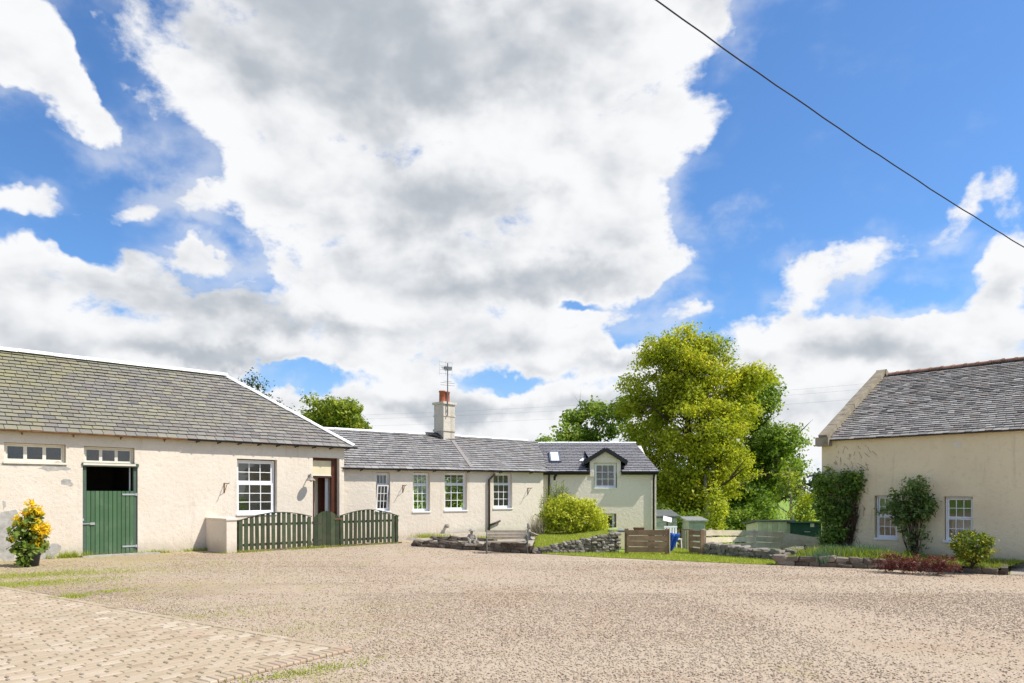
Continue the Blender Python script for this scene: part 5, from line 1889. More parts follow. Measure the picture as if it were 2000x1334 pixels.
# ------------------------------------------------------------------ wall lamps and iron brackets
t = thing('wall_lamp', 'grey swan neck wall lamp with dish shade beside the entrance', 'lamp', A.w(A.x(604), 0, A.z(604, 929)), A.rz)
MB().lathe([(0.05, 0), (0.05, 0.02), (0.02, 0.03)], (0, 0, 0), 10).build('wall_plate', M['statue'], t, True).matrix_local = Matrix.Rotation(R(90), 4, 'X')
MB().tube([(0, -0.02, 0), (-0.02, -0.12, 0.05), (-0.05, -0.22, 0.03), (-0.08, -0.27, -0.05)], 0.016, 8).build('arm', M['statue'], t, True)
MB().lathe([(0.03, 0.0), (0.05, -0.03), (0.13, -0.10), (0.15, -0.12), (0.145, -0.122), (0.05, -0.05)], (-0.08, -0.27, -0.04), 14).build('lamp_shade', M['statue'], t, True)
MB().lathe([(0.01, -0.06), (0.045, -0.10), (0.045, -0.14), (0.01, -0.17)], (-0.08, -0.27, -0.04), 10).build('bulb_cover', M['curtain'], t, True)


def bracket(fr, px, py, label, s=1.0):
    t = thing('hanging_bracket', label, 'bracket', fr.w(fr.x(px), 0, fr.z(px, py)), fr.rz, 'iron brackets for hanging baskets')
    MB().box(-0.018 * s, 0.018 * s, -0.014, 0.0, -0.17 * s, 0.12 * s).build('back_plate', M['rust'], t)
    MB().tube([(0, -0.01, 0.09 * s), (0, -0.18 * s, 0.10 * s), (0, -0.33 * s, 0.09 * s), (0, -0.36 * s, 0.12 * s)], 0.010, 6).build('arm', M['iron'], t)
    MB().tube([(0, -0.01, -0.13 * s), (0, -0.10 * s, -0.06 * s), (0, -0.22 * s, 0.09 * s)], 0.008, 6).build('brace', M['iron'], t)


bracket(A, 438, 951, 'rusty iron hanging bracket on the stable left of the sash window', 1.0)
bracket(B, 787, 953, 'rusty iron hanging bracket between the first two cottage windows', 0.9)
bracket(B, 1031, 958, 'rusty iron hanging bracket right of the last cottage window', 0.9)
t = thing('outside_light', 'small black lantern on the dormer cottage near the corner pipe', 'lamp', C.w(C.x(1083), 0, C.z(1083, 934)), C.rz)
MB().box(-0.04, 0.04, -0.02, 0.0, -0.08, 0.08).build('wall_plate', M['black'], t)
MB().tube([(0, -0.02, -0.04), (0.02, -0.12, -0.02), (0.04, -0.16, 0.06)], 0.014, 6).build('arm', M['black'], t)
MB().lathe([(0.02, 0.0), (0.06, 0.03), (0.075, 0.14), (0.02, 0.2)], (0.04, -0.16, 0.06), 8).build('lantern', M['black'], t)

# ------------------------------------------------------------------ aerial on the chimney
cw_ = B.w(chx, WB, 0)
mx, my = B.x(867.5, WB), 0
t = thing('tv_aerial', 'television aerial on a thin mast strapped to the chimney', 'aerial', B.w(chx - 0.03, WB - 0.385, zt), B.rz)
ztop = B.z(866, 706, WB - 0.4) - zt
MB().tube([(0, 0, -0.55), (0, 0, ztop * 0.97)], 0.022, 8).build('mast', M['aerial'], t)
MB().box(-0.03, 0.03, 0.025, 0.04, -0.35, -0.30).box(-0.03, 0.03, 0.025, 0.04, -0.12, -0.07).build('strap', M['galv'], t)
b = MB()
zc = B.z(866, 718, WB - 0.4) - zt
b.tube([(-0.22, -0.18, zc), (0.25, 0.5, zc)], 0.014, 6)
b.build('boom', M['aerial'], t)
b = MB()
for i in range(9):
    k = i / 8
    x, y = -0.22 + 0.47 * k, -0.18 + 0.68 * k
    b.tube([(x - 0.12, y + 0.08, zc), (x + 0.12, y - 0.08, zc)], 0.006, 4)
b.build('director', M['aerial'], t)
b = MB()
for i in range(4):
    zz = zc - 0.22 + i * 0.15
    b.tube([(-0.33, 0.05, zz), (0.22, 0.05, zz)], 0.006, 4)
for i in range(3):
    x = -0.33 + i * 0.27
    b.tube([(x, 0.05, zc - 0.28), (x, 0.05, zc + 0.27)], 0.006, 4)
b.build('reflector', M['galv'], t)
b = MB().box(-0.14, 0.18, -0.03, 0.03, zc - 0.05, zc + 0.05)
b.build('junction_box', M['aerial'], t)
b = MB()
zl = B.z(866, 747, WB - 0.4) - zt
for zz, hw in ((zl, 0.3), (zl + 0.06, 0.18), (zl - 0.09, 0.3)):
    b.tube([(-hw, 0.0, zz), (hw, 0.0, zz - 0.01)], 0.007, 4)
b.build('lower_rods', M['aerial'], t)

# ------------------------------------------------------------------ overhead cable and far lines
def cable(name, label, cat, pts, r, n, m, group=None, twist=False):
    b = MB()
    P = [Vector(p) for p in pts]
    q = []
    N = 60
    a, c = P[0], P[-1]
    sag = P[1]
    for k in range(N + 1):
        t_ = k / N
        p = a.lerp(c, t_)
        p.z -= sag.z * 4 * t_ * (1 - t_)
        if 'overhead' in name:
            p.z += 0.004 * math.sin(k * 2.3) + 0.004 * math.sin(k * 0.9)
        q.append(p)
    if twist:
        d = (c - a).normalized()
        s1_ = d.cross(Vector((0, 0, 1))).normalized()
        s2_ = d.cross(s1_)
        N2 = 500
        for ph in (0, math.pi):
            qq = []
            for k in range(N2 + 1):
                t_ = k / N2
                p = a.lerp(c, t_)
                p.z -= sag.z * 4 * t_ * (1 - t_)
                w_ = 90 * t_ * 2 * math.pi / 2 + ph
                qq.append(p + (s1_ * math.cos(w_) + s2_ * math.sin(w_)) * r * 0.6)
            b.tube(qq, r * 0.75, 5)
    else:
        b.tube(q, r, n)
    o = b.build(name, m)
    tag(o, label, cat, group)


ca = at(1278, 0, 8.6)
cb = at(2000, 481, 13.5)
dd = cb - ca
cable('overhead_cable', 'thick black cable crossing the sky above the house', 'cable', [ca - dd * 0.55 + Vector((0, 0, 0.31)), Vector((0, 0, 0.42)), cb + dd * 0.7 + Vector((0, 0, 0.36))], 0.0098, 6, M['cable'], None, False)
for i, (y0_, y1_, lab) in enumerate([(805, 770, 'highest faint far power line behind the chimney'), (812, 781, 'middle faint far power line behind the chimney'), (824, 800, 'lowest faint far power line behind the chimney')]):
    a = at(300, y0_ + 12, 130)
    c = at(1900, y1_ - 40, 100)
    cable('power_line', lab, 'cable', [a, Vector((0, 0, 1.6)), c], 0.009, 4, M['aerial'], 'far power lines')

# ------------------------------------------------------------------ terrace and stone edging by the cottage
k0 = ground_pt(812, 1066.5)
k1 = ground_pt(1040, 1081)
t0 = B.w(B.x(842), -0.02, 0)
tb = MB()
tp = [(k0.x, k0.y + 0.1, 0.15), (k1.x, k1.y + 0.12, 0.20), (1.0, 26.2, 0.3), (t0.x, t0.y, 0.2)]
tb.add(tp, [(0, 1, 2, 3)])
M_ter = simple('terrace_dirt', (0.40, 0.345, 0.265), 0.95, 0.3, 5, 0.1, 0, 0.6)
tag(tb.build('terrace', M_ter), kind='structure')
edg = thing('stone_edging', 'low rough stone edging of the terrace behind the bench', 'edging', (k0.x, k0.y, 0))
stone_run(edg, (0, 0, 0), k1 - k0, 0.15, 0.24, 0.26, ROCK_S, 0.30, 0.10, 4)
u0, u1 = ground_pt(848, 1052, 0.2), ground_pt(960, 1057, 0.2)
st2 = thing('terrace_step', 'upper row of dark stones running behind the little statue', 'edging', (u0.x, u0.y, 0.17))
stone_run(st2, (0, 0, 0), Vector((u1.x - u0.x, u1.y - u0.y, 0)), 0.12, 0.13, 0.22, ROCK_S, 0.34, 0.11, 8)

# bank of lawn behind a dry stone wall
w0 = ground_pt(1042, 1081)
w1 = ground_pt(1206, 1079.5)
bank = MB()
nx, ny = 14, 16
V = []
for j in range(ny + 1):
    for i in range(nx + 1):
        u, v = i / nx, j / ny
        a = w0.lerp(w1, u)
        c = Vector((1.0, 26.3, 0)).lerp(Vector((4.1, 27.5, 0)), u)
        p = a.lerp(c, v)
        zf = 0.08 + 0.44 * u
        z = zf + (0.34 - zf) * min(1, v * 1.6) + 0.03 * math.sin(7 * u + 5 * v)
        V.append((p.x, p.y + 0.08, z))
fs = [(j * (nx + 1) + i, j * (nx + 1) + i + 1, (j + 1) * (nx + 1) + i + 1, (j + 1) * (nx + 1) + i) for j in range(ny) for i in range(nx)]
# skirt at the right edge
o0 = len(V)
for j in range(ny + 1):
    p = V[j * (nx + 1) + nx]
    V.append((p[0], p[1], -1.3))
fs += [(j * (nx + 1) + nx, o0 + j, o0 + j + 1, (j + 1) * (nx + 1) + nx) for j in range(ny)]
BANKV = np.array(V[:o0]).reshape(ny + 1, nx + 1, 3)
tag(bank.add(V, fs).build('lawn_bank', M['lawn'], None, True), kind='structure')
dsw = thing('dry_stone_wall', 'grey dry stone wall holding up the lawn right of the bench', 'wall', (w0.x, w0.y, 0))
stone_run(dsw, (0, 0, 0), w1 - w0, 0.10, 0.56, 0.30, ROCK_G, 0.14, 0.088, 11)

# front lawn strip
lw = [gb[0] + Vector((0, 0, 0.004))]
lawn_poly = [(p.x, p.y) for p in gb] + [(6.4, 17.2), (5.2, 19.4), (4.9, 20.9), (4.1, 20.9), (3.9, 19.4), (w1.x, w1.y - 0.05), (w0.x, w0.y)]
lm = MB().add([(x, y, 0.010) for x, y in lawn_poly], [tuple(range(len(lawn_poly)))]).build('front_lawn', M['lawn'])
if lm.data.polygons[0].normal.z < 0:
    lm.data.flip_normals()
tag(lm, kind='structure')
# path behind the gap in the fence
pth = MB()
cl = [(4.55, 20.75), (4.9, 22.0), (5.6, 24.0), (6.6, 27.0)]
V = []
for (x, y) in cl:
    for s in (-0.45, 0.45):
        V.append((x + s, y, float(height(np.array(x + s), np.array(y))) + 0.02))
tag(pth.add(V, [(2 * i, 2 * i + 1, 2 * i + 3, 2 * i + 2) for i in range(3)]).build('garden_path', simple('concrete_path', (0.44, 0.38, 0.30), 0.9, 0.2, 5)), kind='structure')

# ------------------------------------------------------------------ timber fences
def board_fence(name, label, pts, zbot, zt, nb, m, posts=True, bh=0.13, gap=None, th=0.03):
    p0 = Vector(pts[0])
    t = thing(name, label, 'fence', (p0.x, p0.y, 0))
    rr = random.Random(len(label))
    for k in range(len(pts) - 1):
        a, c = Vector(pts[k]) - p0, Vector(pts[k + 1]) - p0
        d = (c - a).normalized()
        side = Vector((d.y, -d.x, 0))
        for i in range(nb):
            f = i / max(1, nb - 1)
            za = zbot[k] + (zt[k] - zbot[k] - bh) * f + bh / 2
            zc_ = zbot[k + 1] + (zt[k + 1] - zbot[k + 1] - bh) * f + bh / 2
            jit = rr.uniform(-0.008, 0.008)
            MB().beam(a + Vector((0, 0, za + jit)) + side * 0.045, c + Vector((0, 0, zc_ - jit)) + side * 0.045, th, bh, rr.random()).build('board', m, t)
    if posts:
        for k, p in enumerate(pts):
            q = Vector(p) - p0
            MB().box(q.x - 0.045, q.x + 0.045, q.y - 0.02, q.y + 0.07, -0.3, zt[k] + 0.03, rr.random()).build('post', m, t)
    return t


p0 = ground_pt(1224, 1083)
p1 = ground_pt(1303, 1084)
board_fence('timber_fence', 'short dark brown board fence between the stone wall and the gap', [p0, p1], [0.07, 0.07], [0.66, 0.66], 4, M['brownboard'], True, 0.135)
MB().box(0, 0.02, -0.05, 0.07, 0, 0.70).build('post_edge', M['palewood'], bpy.data.objects['timber_fence']).location = (p1.x - p0.x + 0.05, p1.y - p0.y, 0)
q0 = Vector((bx(1350, 19.2), 19.2, 0))
q1 = Vector((bx(1372, 18.7), 18.7, 0))
q2 = Vector((bx(1388, 18.95), 18.95, 0))
q3 = Vector((bx(1473, 20.1), 20.1, 0))
q4 = Vector((bx(1527, 20.6), 20.6, 0))
q5 = Vector((bx(1603, 20.2), 20.2, 0))
board_fence('timber_fence', 'dark brown short return fence on the right side of the gap', [q0, q1], [0.05, 0.05], [0.64, 0.64], 4, M['brownboard'], True, 0.12)
board_fence('timber_fence', 'pale weathered board fence running above the low stone wall to the house', [q1 + Vector((0.06, 0.05, 0)), q2, q3, q4, q5], [0.12, 0.12, 0.10, 0.05, -0.02], [0.65, 0.65, 0.58, 0.50, 0.36], 3, M['palewood'], True, 0.145)
# low stone wall in front of it
v0 = ground_pt(1384, 1084)
v1 = ground_pt(1535, 1096)
low = thing('rubble_wall', 'low tumbled stone wall below the pale timber fence', 'wall', (v0.x, v0.y, 0))
stone_run(low, (0, 0, 0), v1 - v0, 0.30, 0.24, 0.34, ROCK_G, 0.15, 0.09, 15)
v2 = Vector((7.6, 18.6, 0))
low2 = thing('rubble_wall', 'short mossy stone wall end below the ivy corner', 'wall', (v1.x, v1.y, 0))
stone_run(low2, (0.1, 0.1, 0), v2 - v1, 0.26, 0.22, 0.32, ROCK_G, 0.15, 0.09, 17)

# ------------------------------------------------------------------ flower bed below the house
bedp = [bedc[0] + Vector((0.05, 0.1, 0)), bedc[1] + Vector((0, 0.08, 0)), bedc[2] + Vector((-0.05, 0.08, 0)), RH.w(RH.x(2010), -0.02, 0), RH.w(0.0, -0.02, 0)]
bm_ = MB().add([(p.x, p.y, 0.12) for p in bedp], [tuple(range(len(bedp)))]).build('flower_bed', M['soil'])
if bm_.data.polygons[0].normal.z < 0:
    bm_.data.flip_normals()
tag(bm_, kind='structure')
be = thing('bed_edging', 'weathered stone edging along the front of the shaded house bed', 'edging', (bedc[0].x, bedc[0].y, 0))
stone_run(be, (0, 0, 0), bedc[1] - bedc[0], 0.22, 0.17, 0.24, ROCK_S, 0.34, 0.11, 19)
stone_run(be, bedc[1] - bedc[0], bedc[2] - bedc[0], 0.14, 0.10, 0.16, ROCK_S, 0.42, 0.10, 23)
sl_ = thing('timber_sleeper', 'dark timber sleeper closing the right end of the house bed', 'sleeper', (bedc[2].x, bedc[2].y, 0))
MB().beam((0, 0, 0.07), (1.0, 1.45, 0.07), 0.12, 0.14, 0.4).build('beam', M['sleeper'], sl_)
pv = MB().add([(bedc[2].x + 0.12, bedc[2].y + 0.02, 0.006), (14, 13.4, 0.006), (14.4, 14.6, 0.006), (bedc[2].x + 1.2, bedc[2].y + 1.5, 0.006)], [(0, 1, 2, 3)]).build('side_path', simple('side_path', (0.36, 0.31, 0.25), 0.95, 0.2, 6))
tag(pv, kind='structure')


# ------------------------------------------------------------------ grass blades
def blades(n, pts, zf, h, wd, tlo=0.1, thi=0.9):
    """upright tufts over given xy points"""
    X, Y = pts[:, 0], pts[:, 1]
    n = len(X)
    Z = zf
    th = rng.uniform(0, 6.28, n)
    hh = h * rng.uniform(0.5, 1.4, n)
    ww = wd * rng.uniform(0.7, 1.3, n)
    ln = rng.normal(0, 0.45, (n, 2)) * hh[:, None]
    a = np.stack([X - np.cos(th) * ww, Y - np.sin(th) * ww, Z], -1)
    b_ = np.stack([X + np.cos(th) * ww, Y + np.sin(th) * ww, Z], -1)
    c = np.stack([X + ln[:, 0], Y + ln[:, 1], Z + hh], -1)
    V = np.stack([a, b_, c], 1).reshape(-1, 3)
    return V, np.arange(3 * n).reshape(-1, 3), rng.uniform(tlo, thi, n)


PV, PF, PT = [], [], []


def add_blades(P, z, h, wd, tlo=0.1, thi=0.9):
    V, Fc, tn = blades(len(P), P, z, h, wd, tlo, thi)
    off_ = sum(len(v) for v in PV)
    PV.append(V)
    PF.append(Fc + off_)
    PT.append(tn)


lp = np.array(lawn_poly)
Q = rng.uniform(lp.min(0), lp.max(0), (34000, 2))
Q = Q[in_poly(Q, lawn_poly)]
add_blades(Q, np.full(len(Q), 0.008), 0.045, 0.008)
# bank
u, v = rng.uniform(0, nx - 1e-6, 16000), rng.uniform(0, 9.5, 16000)
i, j = u.astype(int), v.astype(int)
fu, fv = (u - i)[:, None], (v - j)[:, None]
Pb = (BANKV[j, i] * (1 - fu) + BANKV[j, i + 1] * fu) * (1 - fv) + (BANKV[j + 1, i] * (1 - fu) + BANKV[j + 1, i + 1] * fu) * fv
add_blades(Pb[:, :2], Pb[:, 2] - 0.005, 0.06, 0.009, 0.2, 0.95)
# weeds at the foot of the stable, terrace and over the left of the yard
def spots(cx, cy, sx, sy, n, ang=0.0):
    a, b2 = rng.normal(0, sx, n), rng.normal(0, sy, n)
    return np.stack([cx + a * math.cos(ang) - b2 * math.sin(ang), cy + a * math.sin(ang) + b2 * math.cos(ang)], -1)


for (px, py, sx, sy, n, h) in [(40, 1125, 0.9, 0.35, 2600, 0.03), (100, 1140, 0.8, 0.3, 1200, 0.025), (10, 1143, 0.7, 0.25, 1500, 0.03), (200, 1118, 0.8, 0.3, 600, 0.025), (132, 1168, 0.16, 0.08, 420, 0.04), (205, 1157, 0.3, 0.12, 350, 0.03),
                               (330, 1110, 1.4, 0.5, 500, 0.02), (420, 1200, 0.7, 0.35, 700, 0.018), (545, 1238, 0.6, 0.25, 600, 0.018), (690, 1195, 0.7, 0.4, 300, 0.018), (640, 1306, 0.25, 0.1, 200, 0.025), (560, 1320, 0.25, 0.08, 220, 0.025), (600, 1310, 0.5, 0.2, 200, 0.02)]:
    g_ = ground_pt(px, py)
    Q = spots(g_.x, g_.y, sx, sy, n, 0.7)
    add_blades(Q, np.full(len(Q), 0.004), h, 0.006, 0.1, 0.8)
for (px, n, h, fr_, sp, yo) in [(136, 260, 0.16, A, 0.22, -0.05), (290, 130, 0.10, A, 0.3, -0.05), (335, 160, 0.08, A, 0.8, -0.04), (385, 100, 0.10, A, 0.2, -0.05)]:
    a_ = rng.normal(fr_.x(px), sp, n)
    y_ = yo - np.abs(rng.normal(0, 0.04, n))
    Q = fr_.o[None] + a_[:, None] * fr_.d[None] + y_[:, None] * fr_.n[None]
    add_blades(Q, np.zeros(n), h, 0.010, 0.1, 0.8)
for (cx, n, h) in [(0.3, 260, 0.07), (2.2, 280, 0.08), (3.3, 150, 0.06), (4.6, 120, 0.06)]:
    a_ = rng.normal(cx, 0.4, n)
    y_ = -0.05 - np.abs(rng.normal(0, 0.04, n))
    Q = FR.o[None] + a_[:, None] * FR.d[None] + y_[:, None] * FR.n[None]
    add_blades(Q, np.zeros(n), h, 0.008, 0.2, 0.9)
# grass along the terrace edge and in the house bed
for (px, py, sx, sy, n, h, z) in [(842, 1050, 0.3, 0.1, 400, 0.14, 0.17), (940, 1055, 0.15, 0.15, 160, 0.14, 0.2), (958, 1054, 0.25, 0.12, 300, 0.12, 0.2)]:
    g_ = ground_pt(px, py, z)
    Q = spots(g_.x, g_.y, sx, sy, n)
    add_blades(Q, np.full(len(Q), z), h, 0.010, 0.3, 1.0)
bp2 = [(p.x, p.y) for p in bedp]
Q = rng.uniform(np.array(bp2).min(0), np.array(bp2).max(0), (16000, 2))
Q = Q[in_poly(Q, bp2)]
add_blades(Q, np.full(len(Q), 0.11), 0.07, 0.010, 0.0, 0.5)
for (px, py, s, n) in [(1650, 1090, 0.5, 1500), (1690, 1092, 0.35, 900)]:
    g_ = ground_pt(px, py, 0.12)
    Q = spots(g_.x, g_.y, s, 0.22, n, -0.8)
    add_blades(Q, np.full(len(Q), 0.11), 0.22, 0.012, 0.0, 0.6)
# tufts between the setts
ks = rng.integers(0, len(recs), 90)
Q = np.array([[recs[k][2].x + 0.05 * e_.x, recs[k][2].y - 0.05] for k in ks])
add_blades(Q + rng.normal(0, 0.01, Q.shape), np.full(len(Q), 0.012), 0.016, 0.005, 0.1, 0.5)
tag(np_mesh('grass', np.concatenate(PV), np.concatenate(PF), np.concatenate(PT), M['blade']), kind='stuff')

# ------------------------------------------------------------------ bench
bo = ground_pt(990, 1081)
bn = thing('garden_bench', 'small weathered slatted bench with iron ends on the gravel', 'bench', (bo.x, bo.y + 0.15, 0), R(3))
W2 = 0.54
for i in range(4):
    MB().box(-W2, W2, -0.20 + i * 0.10, -0.125 + i * 0.10, 0.30, 0.322, random.random()).build('seat_slat', M['benchwood'], bn)
for i in range(3):
    z = 0.37 + i * 0.085
    y = 0.215 + i * 0.022
    MB().add([(-W2, y, z), (W2, y, z), (W2, y + 0.016, z + 0.068), (-W2, y + 0.016, z + 0.068), (-W2, y + 0.02, z), (W2, y + 0.02, z), (W2, y + 0.036, z + 0.068), (-W2, y + 0.036, z + 0.068)],
             [(0, 1, 2, 3), (7, 6, 5, 4), (3, 2, 6, 7), (0, 4, 5, 1), (1, 5, 6, 2), (0, 3, 7, 4)], random.random()).build('back_slat', M['benchwood'], bn)
for s in (-1, 1):
    x = s * (W2 + 0.012)
    b = MB()
    b.tube([(x, 0.20, 0), (x, 0.17, 0.15), (x, 0.19, 0.30), (x, 0.24, 0.45), (x, 0.30, 0.64)], [0.02, 0.017, 0.02, 0.017, 0.014], 6)
    b.tube([(x, -0.25, 0), (x, -0.20, 0.14), (x, -0.21, 0.29), (x, -0.24, 0.40), (x, -0.20, 0.47)], [0.02, 0.017, 0.02, 0.017, 0.014], 6)
    b.tube([(x, -0.21, 0.295), (x, 0.19, 0.295)], 0.017, 6)
    b.tube([(x, -0.25, 0.46), (x, -0.05, 0.49), (x, 0.15, 0.46), (x, 0.25, 0.46)], 0.017, 6)
    for cx_, cz_, rr_ in ((-0.10, 0.385, 0.06), (0.06, 0.385, 0.06), (-0.02, 0.22, 0.05)):
        b.tube([(x, cx_ + rr_ * math.cos(k * math.pi / 5), cz_ + rr_ * math.sin(k * math.pi / 5)) for k in range(11)], 0.008, 5)
    b.tube([(x, -0.2, 0.12), (x, -0.02, 0.17), (x, 0.17, 0.12)], 0.010, 5)
    b.build('end_frame', M['benchiron'], bn, True)

# ------------------------------------------------------------------ little statue
sp_ = ground_pt(921, 1062, 0.18)
stt = thing('garden_statue', 'small weathered stone statue of a seated child in a cap', 'statue', (sp_.x, sp_.y, 0.14), R(8))
MB().box(-0.20, 0.20, -0.16, 0.16, 0, 0.07).build('plinth', M['statue'], stt)


def skinned(name, verts, edges, rad, m, parent, levels=2):
    me = bpy.data.meshes.new(name)
    me.from_pydata([Vector(v) for v in verts], edges, [])
    o = bpy.data.objects.new(name, me)
    COL.objects.link(o)
    o.parent = parent
    sk_ = o.modifiers.new('skin', 'SKIN')
    sk_.use_smooth_shade = True
    for i, r in enumerate(rad):
        me.skin_vertices[0].data[i].radius = (r, r)
    me.skin_vertices[0].data[0].use_root = True
    ss = o.modifiers.new('sub', 'SUBSURF')
    ss.levels = levels
    ss.render_levels = levels
    me.materials.append(m)
    return o


if 1:
    vs = [(0, 0.03, 0.12), (0, 0.03, 0.20), (0, 0.02, 0.27), (0, 0.01, 0.31), (0, 0.0, 0.345), (0, 0, 0.38), (0, 0, 0.41),
          (-0.075, 0.02, 0.285), (-0.115, 0.0, 0.22), (-0.09, -0.09, 0.19), (-0.05, -0.12, 0.18),
          (0.075, 0.02, 0.285), (0.125, 0.0, 0.22), (0.14, -0.06, 0.16), (0.13, -0.10, 0.13),
          (-0.06, 0.0, 0.115), (-0.08, -0.12, 0.15), (-0.05, -0.15, 0.06),
          (0.06, 0.0, 0.115), (0.10, -0.12, 0.14), (0.05, -0.16, 0.06)]
    es = [(0, 1), (1, 2), (2, 3), (3, 4), (4, 5), (5, 6), (2, 7), (7, 8), (8, 9), (9, 10), (2, 11), (11, 12), (12, 13), (13, 14), (0, 15), (15, 16), (16, 17), (0, 18), (18, 19), (19, 20)]
    rd_ = [0.07, 0.065, 0.06, 0.03, 0.045, 0.05, 0.03, 0.035, 0.028, 0.022, 0.02, 0.035, 0.028, 0.022, 0.02, 0.05, 0.04, 0.03, 0.05, 0.04, 0.03]
    vs2 = skinned('figure', vs, es, rd_, M['statue'], stt)
MB().lathe([(0.085, 0.0), (0.09, 0.012), (0.062, 0.024), (0.05, 0.055), (0.02, 0.068)], (0, 0, 0.405), 14).build('cap', M['statue'], stt, True)
MB().lathe([(0.03, 0), (0.05, 0.03), (0.05, 0.05), (0.03, 0.06)], (0.17, -0.06, 0.07), 10).build('stone_bowl', M['statue'], stt, True)
bb_ = ground_pt(1036, 1053, 0.25)
t = thing('bird_bath', 'grey stone bird bath with a tilted bowl behind the bench', 'bird bath', (bb_.x, bb_.y, 0.22), 0)
MB().lathe([(0.11, 0), (0.10, 0.04), (0.06, 0.06), (0.045, 0.20), (0.06, 0.30), (0.03, 0.34)], (-0.05, 0, 0), 10).build('pedestal', M['statue'], t, True)
o = MB().lathe([(0.03, 0), (0.12, 0.03), (0.17, 0.07), (0.155, 0.072), (0.06, 0.03)], (0, 0, 0), 14).build('bowl', M['statue'], t, True)
o.matrix_local = Matrix.Translation((0.10, -0.02, 0.14)) @ Matrix.Rotation(R(22), 4, 'Y')
MB().lathe([(0.045, 0), (0.07, 0.05), (0.05, 0.10), (0.06, 0.15), (0.02, 0.19)], (-0.05, 0, 0.34), 9).build('finial', M['statue'], t, True)
# dark driftwood root lying on the terrace
rp = ground_pt(874, 1058, 0.18)
t = thing('driftwood_root', 'gnarled dark root lying on the terrace left of the statue', 'root', (rp.x, rp.y, 0.16), 0.3)
b = MB()
b.tube([(-0.3, 0, 0.05), (-0.1, 0.03, 0.08), (0.1, -0.02, 0.07), (0.32, 0.05, 0.04)], [0.03, 0.05, 0.045, 0.015], 7)
b.tube([(0.0, 0, 0.08), (0.08, -0.05, 0.18), (0.05, -0.1, 0.25)], [0.03, 0.022, 0.008], 6)
b.tube([(-0.1, 0, 0.08), (-0.2, 0.1, 0.15), (-0.32, 0.1, 0.16)], [0.03, 0.02, 0.006], 6)
b.build('wood', M['bark'], t, True)

# ------------------------------------------------------------------ potted yellow shrub
pp = ground_pt(58, 1106)
pt = thing('potted_shrub', 'yellow flowering shrub in a black pot against the stable', 'potted plant', (pp.x, pp.y, 0))
MB().lathe([(0.17, 0), (0.205, 0.24), (0.22, 0.25), (0.22, 0.28), (0.195, 0.28), (0.185, 0.24)], (0, 0, 0), 18).build('pot', M['pot'], pt, True)
MB().lathe([(0.01, 0.25), (0.19, 0.25), (0.19, 0.254), (0.01, 0.256)], (0, 0, 0), 14).build('soil', M['soil'], pt)
b = MB()
for k, (dx_, tz_) in enumerate(((-0.08, 1.15), (0.02, 1.45), (0.1, 1.2), (-0.2, 0.8), (0.2, 0.95))):
    limbs(b, (dx_ * 0.5, 0, 0.25), (dx_ * 1.6, 0, tz_), 0.014, 0.32, 7, 50 + k, 0.2)
b.build('stems', M['stem'], pt)
c_, o_, t_ = lobes_cloud([(0.0, 0, 0.62, 0.30, 0.28, 0.26), (-0.05, 0, 0.85, 0.28, 0.25, 0.22), (0.06, 0, 0.42, 0.28, 0.26, 0.20), (-0.28, 0, 0.68, 0.16, 0.16, 0.18, 0.6), (0.05, 0, 1.1, 0.2, 0.2, 0.22), (0.02, -0.24, 0.24, 0.13, 0.08, 0.22, 1.3), (-0.16, -0.14, 0.34, 0.12, 0.1, 0.14), (0.18, -0.12, 0.36, 0.1, 0.1, 0.12)], 620, shell=0.35, tlo=0.15, thi=0.8)
V, Fc, tn = leaf_cloud(c_, o_, 5, 0.04, 0.12, t_, aspect=0.8)
np_mesh('foliage', V, Fc, tn, M['leaf_pot'], pt)
c_, o_, t_ = lobes_cloud([(0.02, -0.03, 1.36, 0.10, 0.10, 0.16), (0.19, -0.05, 1.22, 0.12, 0.12, 0.12), (-0.2, -0.06, 1.02, 0.13, 0.12, 0.12), (0.22, -0.08, 0.92, 0.18, 0.14, 0.15), (0.30, -0.05, 0.75, 0.15, 0.13, 0.13), (0.22, -0.1, 0.56, 0.12, 0.1, 0.1), (-0.06, -0.12, 0.98, 0.14, 0.1, 0.1), (-0.28, -0.1, 0.66, 0.10, 0.1, 0.10, 0.7), (0.02, -0.1, 1.2, 0.14, 0.1, 0.12), (0.36, -0.02, 0.84, 0.1, 0.1, 0.1)], 900, shell=0.4, tlo=0.2, thi=0.9)
V, Fc, tn = leaf_cloud(c_, o_, 14, 0.03, 0.055, t_)
np_mesh('blossom', V, Fc, tn, M['leaf_flower'], pt)

# ------------------------------------------------------------------ plants against the house
def on_house(px, py, out_):
    return RH.w(RH.x(px, -out_), -out_, RH.z(px, py, -out_))


iv = thing('ivy', 'big dark ivy mass climbing the left corner of the house', 'climber', RH.w(RH.x(1645), -0.12, 0.12))
org = Vector(iv.location)
L_ = []
for (px, py, rx, ry, dp, wgt) in [(1625, 940, 34, 26, 0.16, 1), (1660, 948, 30, 28, 0.16, 1), (1620, 985, 34, 36, 0.18, 1), (1655, 990, 26, 36, 0.14, 0.7), (1640, 1030, 34, 34, 0.18, 1), (1620, 1050, 22, 26, 0.16, 0.9), (1640, 1075, 24, 22, 0.14, 0.7), (1600, 950, 14, 26, 0.16, 0.9), (1672, 935, 16, 20, 0.12, 0.9), (1604, 990, 14, 40, 0.16, 0.8)]:
    p = on_house(px, py, 0.12) - org
    s = 0.0133
    L_.append((p.x, p.y, p.z, rx * s, dp + 0.06, ry * s, wgt))
c_, o_, t_ = lobes_cloud(L_, 850, shell=0.35, tlo=0.1, thi=0.85, noise=0.08)
o_ = o_ * 0.6 + np.array([-0.5, -0.5, 0.2])
V, Fc, tn = leaf_cloud(c_, o_, 9, 0.05, 0.085, t_)
